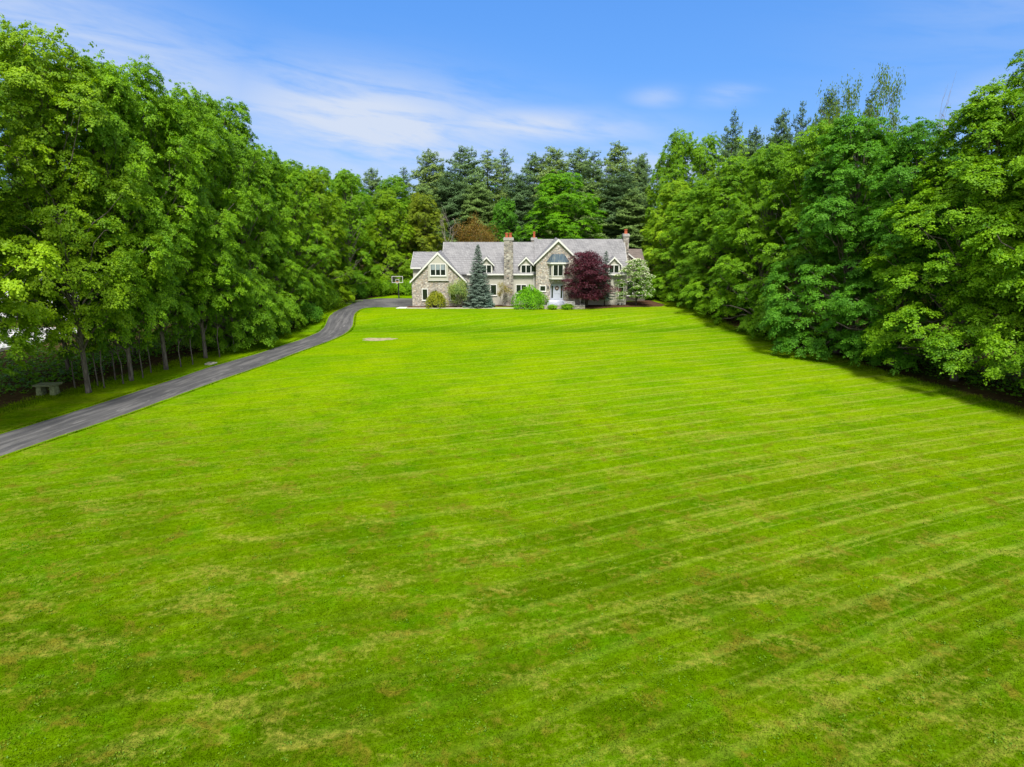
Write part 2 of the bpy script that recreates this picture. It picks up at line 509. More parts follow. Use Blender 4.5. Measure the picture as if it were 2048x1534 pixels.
m, T, p = mat('ground', 1.0, 0.0)
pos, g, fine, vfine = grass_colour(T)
at = T.node('ShaderNodeAttribute', attribute_name='woods')
wn = T.math('ADD', at.outputs['Fac'], T.math('MULTIPLY', T.math('SUBTRACT', T.noise(pos, 1.3, 5, 0.7), 0.5), 0.9))
wmask = T.mapr(wn, 0.40, 0.66)
fl = T.mix(T.mapr(T.noise(pos, 2.5, 5, 0.7), 0.35, 0.7), (0.042, 0.030, 0.014), (0.085, 0.060, 0.028))
fl = T.mix(T.mapr(T.noise(pos, 0.5, 4, 0.6), 0.5, 0.68, 0, 0.7), fl, (0.035, 0.075, 0.012))
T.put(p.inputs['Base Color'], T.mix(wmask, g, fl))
bump(T, p, T.math('ADD', fine, T.math('MULTIPLY', vfine, 0.6)), 0.5, 0.06)
M['ground'] = m

xs = axis_coords(-2500, 2500, -60, 60, 1.0)
ys = np.concatenate([axis_coords(-2500, 60, 10, 60, 1.0), np.arange(61, 90, 1.0), np.arange(90, 110.01, 0.5), axis_coords(111, 4500, 111, 140, 1.0)])
ys = np.unique(np.round(ys, 3))
GX, GY = np.meshgrid(xs, ys)
GZ = terrain(GX, GY)
gv = np.stack([GX.ravel(), GY.ravel(), GZ.ravel()], 1)
nx, ny = len(xs), len(ys)
ii = (np.arange(ny - 1)[:, None] * nx + np.arange(nx - 1)[None, :]).ravel()
gf = np.stack([ii, ii + 1, ii + 1 + nx, ii + nx], 1)
ground = np_mesh('ground', gv, gf, M['ground'])
a = ground.data.attributes.new('woods', 'FLOAT', 'POINT')
a.data.foreach_set('value', woods_mask(gv[:, 0], gv[:, 1]).astype(np.float32))
ground.data.polygons.foreach_set('use_smooth', [True] * len(ground.data.polygons))
tag(ground, kind='structure')

# short grass over the near lawn, densest close by
m = bpy.data.materials.new('grass_blades'); m.use_nodes = True
T = NT(m.node_tree); p = m.node_tree.nodes['Principled BSDF']
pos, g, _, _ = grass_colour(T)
at = T.node('ShaderNodeAttribute', attribute_name='tint')
tv_ = T.mapr(at.outputs['Fac'], 0, 1, 0.70, 1.65)
g = T.mix(1.0, g, T.comb(tv_, tv_, T.math('MULTIPLY', tv_, 1.1)), 'MULTIPLY')
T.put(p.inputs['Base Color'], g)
p.inputs['Roughness'].default_value = 0.9; p.inputs['Specular IOR Level'].default_value = 0.0
tr = T.node('ShaderNodeBsdfTranslucent'); T.put(tr.inputs[0], g)
mx = T.node('ShaderNodeMixShader'); mx.inputs[0].default_value = 0.35
T.l.new(p.outputs[0], mx.inputs[1]); T.l.new(tr.outputs[0], mx.inputs[2])
T.l.new(mx.outputs[0], m.node_tree.nodes['Material Output'].inputs[0])
M['blades'] = m
rng = np.random.default_rng(5)
NB = 330000
yb = 1.0 / rng.uniform(1 / 62.0, 1 / 15.0, NB)
xb = rng.uniform(-1, 1, NB) * (yb * 0.80 + 3)
keep = (xb > np.interp(yb, [15, 44, 62], [-60, -33.8, -27.5])) & (woods_mask(xb, yb) < 0.4)
xb, yb = xb[keep], yb[keep]
nb = len(xb)
# tufts clump: height follows a smooth pattern
cl = 0.5 + 0.5 * np.sin(xb * 2.1 + 1.7 * np.sin(yb * 1.3)) * np.sin(yb * 2.7 + 1.1 * np.sin(xb * 1.9))
h = rng.uniform(0.02, 0.055, nb) * (0.75 + 0.6 * cl) * np.where(rng.random(nb) < 0.012, 2.0, 1.0)
wd = rng.uniform(0.010, 0.026, nb) * (0.7 + yb / 40)
th = rng.uniform(0, 2 * PI, nb)
zb = terrain(xb, yb)
P0 = np.stack([xb, yb, zb - 0.01], 1)
dirv = np.stack([np.cos(th), np.sin(th), np.zeros(nb)], 1)
lean = np.stack([rng.normal(0, 0.022, nb), rng.normal(0, 0.022, nb), h], 1)
v = np.empty((nb, 3, 3))
v[:, 0] = P0 - dirv * wd[:, None]; v[:, 1] = P0 + dirv * wd[:, None]; v[:, 2] = P0 + lean
f = np.arange(nb * 3).reshape(-1, 3)
LAWN_BLADES = [v.reshape(-1, 3)]


# clover, plantain and a few pale flower heads scattered through the near turf
rng = np.random.default_rng(15)
nc = 420
yc = 1.0 / rng.uniform(1 / 50.0, 1 / 15.5, nc); xc_ = rng.uniform(-1, 1, nc) * (yc * 0.80 + 2)
kk = (xc_ > np.interp(yc, [15, 44, 62], [-60, -33.5, -27])) & (woods_mask(xc_, yc) < 0.3)
xc_, yc = xc_[kk], yc[kk]
sz = rng.uniform(0.06, 0.30, len(xc_))
idx = np.repeat(np.arange(len(xc_)), 16)
px_ = xc_[idx] + rng.normal(0, 1, len(idx)) * sz[idx]; py_ = yc[idx] + rng.normal(0, 1, len(idx)) * sz[idx]
P = np.stack([px_, py_, terrain(px_, py_) + rng.uniform(0.02, 0.07, len(idx))], 1)
V, F = leaves(rng, P, norm(rng.normal(0, 0.35, P.shape) + [0, 0, 1]), rng.uniform(0.035, 0.085, len(idx)), 0.8)
TN = np.clip(rng.normal(0.4, 0.3, len(idx)), 0, 1)
M['clover'] = leaf_mat('clover_leaves', (0.070, 0.170, 0.001), (0.150, 0.250, 0.006), 0.3, (1.4, 1.3, 0.3), False)
tag(np_mesh('clover', V, F, M['clover'], np.concatenate([TN, TN])), 'small clumps of clover and weeds in the near lawn', 'clover', kind='stuff')


# ------------------------------------------------------------------ driveway, path, beds
def to_ground(px, py, z0=None):
    """where the photograph's pixel meets the terrain"""
    u = (px - 1024) / F_PX; v_ = (767 - py) / F_PX
    dy = math.cos(PITCH) + v_ * math.sin(PITCH); dz = -math.sin(PITCH) + v_ * math.cos(PITCH)
    z_ = -1.0
    for _ in range(12):
        tt = (z_ - CAM_H) / dz
        z_ = Z(u * tt, dy * tt) * 0.6 + z_ * 0.4
    return (u * tt, dy * tt)

m, T, p = mat('asphalt', 0.85, 0.3)
uvn = T.node('ShaderNodeAttribute', attribute_name='along').outputs['Vector']
pos = T.node('ShaderNodeNewGeometry').outputs['Position']
n = T.noise(pos, 0.5, 4, 0.6)
col = T.mix(T.mapr(n, 0.3, 0.7), (0.054, 0.054, 0.057), (0.076, 0.075, 0.078))
u_, v__, _z = T.sep(uvn)
sv = T.comb(T.math('MULTIPLY', u_, 0.13), T.math('MULTIPLY', v__, 1.3), 0.0)
s1 = T.noise(sv, 1.6, 5, 0.6, 0.4)
col = T.mix(T.mapr(s1, 0.50, 0.62, 0, 0.55), col, (0.135, 0.132, 0.132))
col = T.mix(T.mapr(s1, 0.47, 0.36, 0, 0.6), col, (0.038, 0.039, 0.044))
pt = T.noise(T.comb(T.math('MULTIPLY', u_, 0.45), T.math('MULTIPLY', v__, 2.0), 5.0), 1.1, 4, 0.55, 1.2)
edge = T.mapr(v__, 1.2, 3.4)
col = T.mix(T.math('MULTIPLY', T.mapr(pt, 0.63, 0.72), T.math('MULTIPLY', edge, 0.45)), col, (0.33, 0.32, 0.31))
dust = T.math('ADD', T.mapr(v__, 0.35, 0.0), T.mapr(v__, 3.55, 3.95))
col = T.mix(T.math('MULTIPLY', dust, T.mapr(T.noise(pos, 2.2, 4, 0.7), 0.3, 0.6, 0, 0.8)), col, (0.13, 0.115, 0.075))
fn = T.noise(pos, 22, 3, 0.7)
vv = T.mapr(fn, 0.25, 0.75, 0.82, 1.18)
col = T.mix(1.0, col, T.comb(vv, vv, vv), 'MULTIPLY')
T.put(p.inputs['Base Color'], col)
bump(T, p, fn, 0.25, 0.01)
M['asphalt'] = m

LE = [(0, 867.4), (102.5, 836.6), (205, 804), (307.6, 770), (410, 736), (512.6, 706.8), (581, 684.5), (620, 671), (640, 661), (649, 652), (652, 642), (655, 632), (668, 622.5), (680, 617), (697, 610), (715, 604), (733.7, 599.5), (750, 597.8)]
RE = [(0, 915), (136.7, 869), (273, 823), (342, 797), (444, 759.7), (547, 723.8), (615, 698), (655, 684), (685, 671), (698, 663), (705.8, 654.5), (708, 645), (708.5, 637), (711, 626.5), (719.7, 619.8), (730, 616.4), (745, 615), (768, 614.9)]
le = [to_ground(*q) for q in LE]; re_ = [to_ground(*q) for q in RE]
# carry it on out of frame towards the left foreground
def ext(l):
    d = Vector(l[0]) - Vector(l[3])
    d = d.normalized()
    return [tuple(Vector(l[0]) + d * k) for k in (45, 30, 15, 7)] + l
le, re_ = ext(le), ext(re_)
def resample(l, n):
    l = np.array(l); d = np.concatenate([[0], np.cumsum(np.linalg.norm(np.diff(l, axis=0), axis=1))])
    q = np.linspace(0, d[-1], n * 4)
    a_ = np.stack([np.interp(q, d, l[:, 0]), np.interp(q, d, l[:, 1])], 1)
    k = np.ones(9) / 9
    pad = np.pad(a_, ((4, 4), (0, 0)), 'edge')
    a_ = np.stack([np.convolve(pad[:, i], k, 'valid') for i in (0, 1)], 1)
    return a_[np.linspace(0, len(a_) - 1, n).astype(int)]
ND, NW = 150, 9
L_, R2 = resample(le, ND), resample(re_, ND)
vs, uvs = [], []
dist = 0
rngd = np.random.default_rng(3)
jl = np.convolve(rngd.normal(0, 0.22, ND + 4), np.ones(5) / 5, 'valid'); jr = np.convolve(rngd.normal(0, 0.22, ND + 4), np.ones(5) / 5, 'valid')
for i in range(ND):
    a_, b_ = L_[i].copy(), R2[i].copy()
    dv = (b_ - a_) / np.linalg.norm(b_ - a_)
    a_ += dv * jl[i]; b_ += dv * jr[i]
    if i: dist += np.linalg.norm((L_[i] + R2[i] - L_[i - 1] - R2[i - 1]) / 2)
    for j in range(NW):
        q = a_ + (b_ - a_) * j / (NW - 1)
        vs.append((q[0], q[1], Z(q[0], q[1]) + (0.035 if 0 < j < NW - 1 else -0.02)))
        uvs.append((dist, 4.0 * j / (NW - 1), 0))
fs = [(i * NW + j, i * NW + j + 1, (i + 1) * NW + j + 1, (i + 1) * NW + j) for i in range(ND - 1) for j in range(NW - 1)]
def sheet_obj(name, vs, fs, mt, uvs=None, kind='structure'):
    o = np_mesh(name, np.array(vs), np.array(fs), mt)
    if uvs is not None:
        a = o.data.attributes.new('along', 'FLOAT_VECTOR', 'POINT')
        a.data.foreach_set('vector', np.array(uvs, np.float32).ravel())
    o.data.polygons.foreach_set('use_smooth', [True] * len(o.data.polygons))
    return tag(o, kind=kind)
sheet_obj('driveway', vs, fs, M['asphalt'], uvs)

# longer grass where the mower does not reach: along both drive edges and the wood edges
rng = np.random.default_rng(25)
def fringe(line, n, spread, off, hmin, hmax):
    line = np.array(line); i_ = rng.integers(0, len(line) - 1, n); u_ = rng.random((n, 1))
    q = line[i_] * (1 - u_) + line[i_ + 1] * u_
    q = q + rng.normal(0, spread, (n, 2)) + off
    patch = 0.5 + 0.5 * np.sin(q[:, 0] * 1.7 + 2 * np.sin(q[:, 1] * 0.9)) * np.sin(q[:, 1] * 1.3)
    hh = rng.uniform(hmin, hmax, n) * (0.4 + 0.9 * patch)
    th = rng.uniform(0, 2 * PI, n); w_ = rng.uniform(0.015, 0.035, n)
    b0 = np.stack([q[:, 0], q[:, 1], terrain(q[:, 0], q[:, 1]) - 0.01], 1)
    dv = np.stack([np.cos(th) * w_, np.sin(th) * w_, 0 * w_], 1)
    v = np.empty((n, 3, 3)); v[:, 0] = b0 - dv; v[:, 1] = b0 + dv
    v[:, 2] = b0 + np.stack([rng.normal(0, 0.04, n), rng.normal(0, 0.04, n), hh], 1)
    LAWN_BLADES.append(v.reshape(-1, 3))
fringe(L_[15:], 26000, 0.10, (-0.12, 0), 0.05, 0.14)
fringe(R2[15:], 26000, 0.08, (0.12, 0), 0.04, 0.11)
yy_ = np.linspace(38, 118, 160)
fringe(np.stack([np.interp(yy_, *XR), yy_], 1), 34000, 0.6, (-0.2, 0), 0.08, 0.26)
fringe(np.stack([np.interp(yy_, *XL), yy_], 1), 30000, 0.7, (0.2, 0), 0.08, 0.26)
V = np.concatenate(LAWN_BLADES)
gr = np_mesh('lawn_grass', V, np.arange(len(V)).reshape(-1, 3), M['blades'], rng.random(len(V) // 3))
tag(gr, 'short mown lawn grass with thicker tufts and longer fringes', 'grass', kind='stuff')

# parking court beside the garage gable
def poly_sheet(name, pts, z, mt, kind='structure', thick=0.25):
    b = MB().prism(pts, 'z', z - thick, z)
    o = b.build(name, mt)
    return tag(o, kind=kind)
court = [to_ground(*q) for q in [(733, 615.2), (768, 614.7), (825, 614.2)]] + [(-16.3, 112.5), (-16.3, 122.0)] + [(-20.2, 122.0), (-23.5, 122.0), (-26, 120.8), (-28.0, 118.2), (-28.6, 115.5)]
cs = MB().prism([(a_, b_) for a_, b_ in court], 'z', -0.2, 0.045).build('parking_court', M['asphalt'])
a = cs.data.attributes.new('along', 'FLOAT_VECTOR', 'POINT')
a.data.foreach_set('vector', np.array([(vv.co.x, 1.0 + 0.8 * (vv.co.y - 112) / 10, 0) for vv in cs.data.vertices], np.float32).ravel())
tag(cs, kind='structure')

# front path and pale slab
poly_sheet('path', [(-16.9, 109.0), (3.9, 108.95), (3.9, 109.75), (-8, 109.85), (-16.9, 109.8)], 0.06, M['concrete'])
poly_sheet('path_slab', [(-18.6, 109.05), (-16.95, 109.05), (-16.95, 110.3), (-18.2, 110.3)], 0.09, plain('pale_concrete', (0.58, 0.57, 0.53), 0.9, 0.2, 0.05))
poly_sheet('mulch_bed', [(-17.6, 110.0), (-8, 109.95), (-6.2, 110.6), (-3.5, 111.2), (3.0, 110.9), (3.9, 110.4), (3.9, 111.55), (3.5, 113.25), (-7.5, 113.25), (-7.6, 111.55), (-17.0, 111.55)], 0.05, M['mulch'])
poly_sheet('mulch_bed', [(11.6, 108.6), (14, 108.9), (16.5, 110.2), (20, 110.9), (24.5, 111.5), (25.5, 113.5), (24, 119.5), (11.1, 113.3)], 0.05, M['mulch'])
# bare patch in the lawn below the bank
random.seed(4)
pp = []
for k in range(40):
    th = 2 * PI * k / 40
    r = 1 + 0.16 * math.sin(3 * th + 1) + 0.12 * math.sin(7 * th) + random.uniform(-0.08, 0.08)
    pp.append((-17.6 + 2.05 * r * math.copysign(abs(math.cos(th)) ** 0.6, math.cos(th)), 88.9 + 1.0 * r * math.sin(th) + 0.22 * math.cos(th)))
vs = [(a_, b_, Z(a_, b_) + 0.012) for a_, b_ in pp]
tag(MB().add(vs, [tuple(range(40))]).build('bare_patch', M['sand']), kind='structure')


# ------------------------------------------------------------------ the house
HY, MY = 111.5, 113.2        # front of the stone gables, front of the stucco wall
house = empty('stone_house', (3.0, 112.0, 0.0), 'large grey stone and stucco house with slate roof at the head of the lawn', 'house')

def hp(mb, name, mt, parent=None, label=None):
    o = mb.build(name, M[mt], parent or house)
    if label: o['label'] = label
    return o

def window(x0, x1, z0, z1, y, parent=None, cols=1, rows=None, fr=0.11, d=0.10, glass_back=0.05, label=None, blind=False):
    """frame standing proud of the wall, panes set back in it; front faces -Y"""
    b = MB()
    b.box(x0, x1, y - d, y + 0.02, z0, z0 + fr).box(x0, x1, y - d, y + 0.02, z1 - fr, z1)
    b.box(x0, x0 + fr, y - d, y + 0.02, z0 + fr, z1 - fr).box(x1 - fr, x1, y - d, y + 0.02, z0 + fr, z1 - fr)
    iw = x1 - x0 - 2 * fr
    bars = [x0 + fr + iw * k / cols for k in range(1, cols)]
    for q in bars:
        b.box(q - 0.06, q + 0.06, y - d + 0.008, y + 0.02, z0 + fr, z1 - fr)
    for r in (rows or []):
        b.box(x0 + fr, x1 - fr, y - d + 0.014, y + 0.02, r - 0.045, r + 0.045)
    b.box(x0 - 0.06, x1 + 0.06, y - d - 0.05, y + 0.02, z0 - 0.07, z0 - 0.003)
    o = hp(b, 'window', 'white', parent, label)
    g = MB().box(x0 + fr - 0.01, x1 - fr + 0.01, y - d + glass_back, y + 0.01, z0 + fr - 0.01, z1 - fr + 0.01)
    g.build('pane', M['glass'], o) if parent is None else hp(g, 'pane', 'glass', parent)
    if blind:
        bb = MB()
        e = [x0 + fr] + bars + [x1 - fr]
        zz = z0 + (z1 - z0) * 0.5
        for k in range(cols):
            bb.box(e[k] + 0.09, e[k + 1] - 0.09, y - d + glass_back - 0.012, y - d + glass_back + 0.005, zz, z1 - fr - 0.03)
        bb.build('blind', M['blind'], o)
    return o

# stucco body: front wall, side and back, as one closed shell under the main roofs
def gable_wall_x(x, t_, y0, y1, ze, yr, zr):
    return MB().prism([(y0, -0.4), (y1, -0.4), (y1, ze), (yr, zr), (y0, ze)], 'x', x, x + t_)
b = MB()
b.prism([(MY, -0.4), (123.6, -0.4), (123.6, 5.35), (118.5, 9.85), (MY, 5.35)], 'x', -11.35, 3.75)
b.prism([(MY, -0.4), (123.6, -0.4), (123.6, 5.35), (118.5, 10.3), (MY, 5.35)], 'x', 3.76, 18.9)
hp(b, 'wall', 'stucco')
# left wing body
b = MB().prism([(113.5, -0.4), (121, -0.4), (121, 6.2), (117.2, 8.30), (113.5, 6.2)], 'x', -16.3, -11.36)
hp(b, 'wall', 'stucco')

def roof_x(x0, x1, y0, y1, ze, yr, zr, th=0.16, name='roof', mt='slate', parent=None):
    """ridge runs along X"""
    a_, c_ = (zr - ze) / (yr - y0), (zr - ze) / (y1 - yr)
    poly = [(y0, ze), (yr, zr), (y1, ze), (y1, ze - th), (yr, zr - th * 1.4), (y0, ze - th)]
    return hp(MB().prism(poly, 'x', x0, x1), name, mt, parent)
roof_x(-11.62, 3.74, 112.75, 124.1, 5.22, 118.5, 10.06)
roof_x(3.745, 19.05, 112.75, 124.1, 5.22, 118.5, 10.56)
roof_x(-16.6, -11.0, 113.05, 121.4, 6.22, 117.2, 8.50)
# eave boards, proud of the roof's lower edge
for q in ((-7.4, 3.5, 112.66, 112.747, 4.98, 5.2), (11.3, 19.05, 112.66, 112.747, 4.98, 5.2), (-16.6, -14.9, 112.96, 113.047, 5.98, 6.2)):
    hp(MB().box(*q), 'eave_board', 'white')
for xx_, y0, ze, yr, zr in ((-11.66, 112.75, 5.22, 118.5, 10.06), (19.06, 112.75, 5.22, 118.5, 10.56), (-16.64, 113.05, 6.22, 117.2, 8.50)):
    hp(MB().prism([(y0, ze + 0.02), (yr, zr + 0.02), (2 * yr - y0, ze + 0.02), (2 * yr - y0, ze - 0.24), (yr, zr - 0.28), (y0, ze - 0.24)], 'x', xx_, xx_ + 0.035), 'rake_board', 'white')

def gable(xc, hw, ze, za, y0, y1, base, half_wall, stucco_from=None, arch=None, over=0.28, stone_wall=True):
    """front-facing gable: wall, stucco peak, roof slopes, white rake boards. hw: half width at the roof tips"""
    sl = (za - ze) / hw
    zw = za - 0.12 - half_wall * sl
    ytop = y0
    zs = stucco_from
    hs = (za - 0.12 - zs) / sl if zs else 0
    b = MB()
    def slab(poly, t_=0.35):
        b.prism(poly, 'y', y0, y0 + t_)
    if arch:
        ax0, ax1, az, ah = arch      # opening sides, spring height, rise
        b.prism([(xc - half_wall, base), (ax0, base), (ax0, az + ah + 0.4), (xc - half_wall, az + ah + 0.4)], 'y', y0, y0 + 0.55)
        b.prism([(ax1, base), (xc + half_wall, base), (xc + half_wall, az + ah + 0.4), (ax1, az + ah + 0.4)], 'y', y0, y0 + 0.55)
        pts = [(ax0 + (ax1 - ax0) * k / 12, az + ah * math.sqrt(max(0, 1 - (2 * k / 12 - 1) ** 2))) for k in range(13)]
        for k in range(12):
            b.prism([pts[k], pts[k + 1], (pts[k + 1][0], az + ah + 0.4), (pts[k][0], az + ah + 0.4)], 'y', y0, y0 + 0.55)
        zb_ = az + ah + 0.4
    else:
        zb_ = base
    top = [(xc - half_wall, zb_), (xc + half_wall, zb_), (xc + half_wall, zw)]
    if zs: top += [(xc + hs, zs), (xc - hs, zs)]
    else: top += [(xc, za - 0.12)]
    top += [(xc - half_wall, zw)]
    slab(top, 0.55)
    hp(b, 'stone_wall', 'stone')
    # returns back to the body
    if True:
        for q0 in (xc - half_wall, xc + half_wall - 0.35):
            hp(MB().box(q0, q0 + 0.35, y0 + 0.551, y1, base, zw), 'stone_wall', 'stone')
    if zs:
        hp(MB().prism([(xc - hs, zs), (xc + hs, zs), (xc, za - 0.12)], 'y', y0 + 0.04, y0 + 0.5), 'peak_panel', 'stucco')
    return sl

def gable_roof(xc, hw, ze, za, y0, y1, mt='slate', name='roof', parent=None, th=0.15, board=0.26):
    poly = [(xc - hw, ze), (xc, za), (xc + hw, ze), (xc + hw, ze - th), (xc, za - th * 1.4), (xc - hw, ze - th)]
    hp(MB().prism(poly, 'y', y0, y1), name, mt, parent)
    # white rake boards with a short return at each foot
    q = MB().prism([(xc - hw - 0.02, ze + 0.03), (xc, za + 0.03), (xc + hw + 0.02, ze + 0.03), (xc + hw + 0.02, ze - board), (xc, za - board * 1.45), (xc - hw - 0.02, ze - board)], 'y', y0 - 0.06, y0 - 0.003)
    hp(q, 'rake_board', 'white', parent)

# garage gable
gable(-11.94, 4.54, 4.11, 8.75, HY, 113.6, -0.4, 4.36, stucco_from=None)
gable_roof(-11.94, 4.60, 4.06, 8.78, HY - 0.30, 117.0)
# stucco box window in it
gx = -11.94
b = MB().prism([(gx - 1.62, 4.31), (gx + 1.62, 4.31), (gx + 1.62, 6.95), (gx, 8.42), (gx - 1.62, 6.95)], 'y', HY - 0.22, HY - 0.002)
bx_ = hp(b, 'box_window', 'stucco')
hp(MB().box(gx - 1.66, gx + 1.66, HY - 0.25, HY - 0.003, 4.22, 4.305), 'sill', 'white', bx_)
w_ = window(gx - 1.30, gx + 1.30, 4.98, 6.95, HY - 0.224, None, 3, blind=True, fr=0.13)
window(-14.69, -13.67, 0.98, 2.94, HY, fr=0.13)
window(-10.13, -9.11, 0.98, 2.94, HY, fr=0.13)
# entrance gable
EX = 7.42
gable(EX, 3.87, 7.03, 10.82, HY, 113.3, -0.4, 3.52, stucco_from=9.82, arch=(6.22, 8.42, 3.35, 0.62))
gable_roof(EX, 3.90, 7.00, 10.84, HY - 0.30, 118.4)
b = MB().box(5.9, 8.8, HY + 0.551, HY + 0.75, 0.9, 4.6)
hp(b, 'entry_recess', 'stucco')
door = hp(MB().box(6.27, 8.37, HY + 0.42, HY + 0.549, 1.02, 3.62), 'door_frame', 'door')
MB().box(6.86, 7.78, HY + 0.375, HY + 0.419, 1.08, 3.42).build('door', M['door'], door)
b = MB()
for (z0, z1) in ((1.25, 1.95), (2.1, 3.25)):
    for (x0, x1) in ((6.96, 7.26), (7.38, 7.68)):
        b.box(x0, x1, HY + 0.355, HY + 0.376, z0, z1)
b.build('door_panel', M['door'], door)
for q0 in (6.45, 7.95): MB().box(q0, q0 + 0.25, HY + 0.40, HY + 0.421, 1.35, 3.35).build('sidelight', M['glass'], door)
MB().box(7.66, 7.71, HY + 0.31, HY + 0.356, 1.98, 2.08).build('handle', M['black'], door)
# landing and steps
b = MB().box(5.95, 8.75, 110.55, HY + 0.54, 0.84, 1.0)
b.box(6.0, 8.7, 110.6, HY - 0.01, 0.0, 0.83)
hp(b, 'landing', 'step')
b = MB()
for k in range(5):
    zt = 0.80 - 0.155 * k
    b.box(5.75 - 0.05 * k, 8.95 + 0.05 * k, 110.2 - 0.32 * k, 110.54 - 0.32 * k + 0.0, zt - 0.06, zt)
    b.box(5.8 - 0.05 * k, 8.9 + 0.05 * k, 110.27 - 0.32 * k, 110.53 - 0.32 * k, 0.0, zt - 0.062)
hp(b, 'steps', 'step')
window(4.48, 5.53, 2.45, 3.45, HY, fr=0.12)
b = MB().tube([(5.86, HY - 0.14, 2.85), (5.86, HY - 0.14, 3.25)], [0.07, 0.11], 6)
b.tube([(5.86, HY - 0.14, 3.25), (5.86, HY - 0.14, 3.40)], [0.13, 0.01], 6).box(5.83, 5.89, HY - 0.14, HY, 3.0, 3.06)
hp(b, 'wall_lantern', 'black')

# oriel window over the door
yo = HY - 0.75
plan = [(5.96, HY - 0.003), (6.42, yo), (8.42, yo), (8.88, HY - 0.003)]
ob = hp(MB().prism(plan, 'z', 4.62, 6.95), 'oriel', 'stucco')
MB().prism([(5.90, HY - 0.004), (6.38, yo - 0.05), (8.46, yo - 0.05), (8.94, HY - 0.004)], 'z', 4.50, 4.615).build('sill', M['white'], ob)
MB().prism([(5.62, HY - 0.004), (6.18, yo - 0.25), (8.66, yo - 0.25), (9.22, HY - 0.004)], 'z', 6.955, 7.20).build('cornice', M['white'], ob)
e0 = [(5.60, HY - 0.004, 7.205), (6.16, yo - 0.27, 7.205), (8.68, yo - 0.27, 7.205), (9.24, HY - 0.004, 7.205)]
e1 = [(6.45, HY - 0.004, 8.45), (6.70, HY - 0.18, 8.45), (8.14, HY - 0.18, 8.45), (8.39, HY - 0.004, 8.45)]
MB().add(e0 + e1, [(0, 1, 5, 4), (1, 2, 6, 5), (2, 3, 7, 6), (4, 5, 6, 7), (0, 3, 2, 1), (0, 4, 7, 3)]).build('oriel_roof', M['seam'], ob)
b = MB()
def lerp3(a_, c_, k): return tuple(a_[i] + (c_[i] - a_[i]) * k for i in range(3))
for (i0, i1, n_) in ((0, 1, 3), (1, 2, 7), (2, 3, 3)):
    for k in range(n_ + 1):
        p0 = lerp3(e0[i0], e0[i1], k / n_); p1 = lerp3(e1[i0], e1[i1], k / n_)
        b.tube([(p0[0], p0[1] - 0.01, p0[2]), (p1[0], p1[1] - 0.01, p1[2])], [0.022, 0.022], 4)
b.build('seam', M['seam'], ob)
b = MB()
x0, x1, z0, z1, y_, fr = 6.58, 8.26, 4.98, 6.86, yo, 0.10
b.box(x0, x1, y_ - 0.07, y_ - 0.002, z0, z0 + fr).box(x0, x1, y_ - 0.07, y_ - 0.002, z1 - fr, z1)
for q in (x0, (x0 + x1) / 2 - fr / 2, x1 - fr):
    b.box(q, q + fr, y_ - 0.068, y_ - 0.002, z0 + fr, z1 - fr)
b.build('window_frame', M['white'], ob)
MB().box(x0 + 0.05, x1 - 0.05, y_ - 0.035, y_ - 0.001, z0 + 0.05, z1 - 0.05).build('pane', M['glass'], ob)
for (pa, pb) in ((plan[0], plan[1]), (plan[2], plan[3])):
    A, B = Vector((pa[0], pa[1], 0)), Vector((pb[0], pb[1], 0))
    d = (B - A); n_ = Vector((d.y, -d.x, 0)).normalized()
    def quadbox(u0, u1, z0, z1, o0, o1):
        pts = []
        for zz in (z0, z1):
            for (uu, oo) in ((u0, o0), (u1, o0), (u1, o1), (u0, o1)):
                q = A + d * uu + n_ * oo
                pts.append((q.x, q.y, zz))
        return MB().add(pts, [(0, 1, 2, 3), (4, 5, 6, 7), (0, 1, 5, 4), (1, 2, 6, 5), (2, 3, 7, 6), (3, 0, 4, 7)])
    quadbox(0.16, 0.84, 4.98, 6.86, 0.002, 0.03).build('window_frame', M['white'], ob)
    quadbox(0.28, 0.72, 5.1, 6.74, 0.031, 0.045).build('pane', M['glass'], ob)

# dormers standing on the eave
def dormer(xc):
    y0 = 113.0
    d = hp(MB().prism([(xc - 0.98, 4.8), (xc + 0.98, 4.8), (xc + 0.98, 6.75), (xc, 7.78), (xc - 0.98, 6.75)], 'y', y0, 115.6), 'dormer', 'stucco')
    gable_roof(xc, 1.28, 6.58, 7.95, y0 - 0.28, 116.1, name='dormer_roof', parent=d, th=0.10, board=0.20)
    window(xc - 0.86, xc + 0.86, 4.91, 6.68, y0, d, 2, fr=0.12)
for xc in (-4.17, 2.3, 16.7): dormer(xc)
window(-3.6, -2.5, 1.60, 3.45, MY, cols=1)
window(0.62, 2.40, 1.95, 3.45, MY, cols=2)
window(13.44, 16.1, 0.95, 3.0, MY, cols=3)
window(17.55, 18.50, 0.85, 3.70, MY, rows=[2.95, 1.85])
# basement light at the corner
window(17.45, 18.45, 0.02, 0.36, MY, cols=2, fr=0.05)
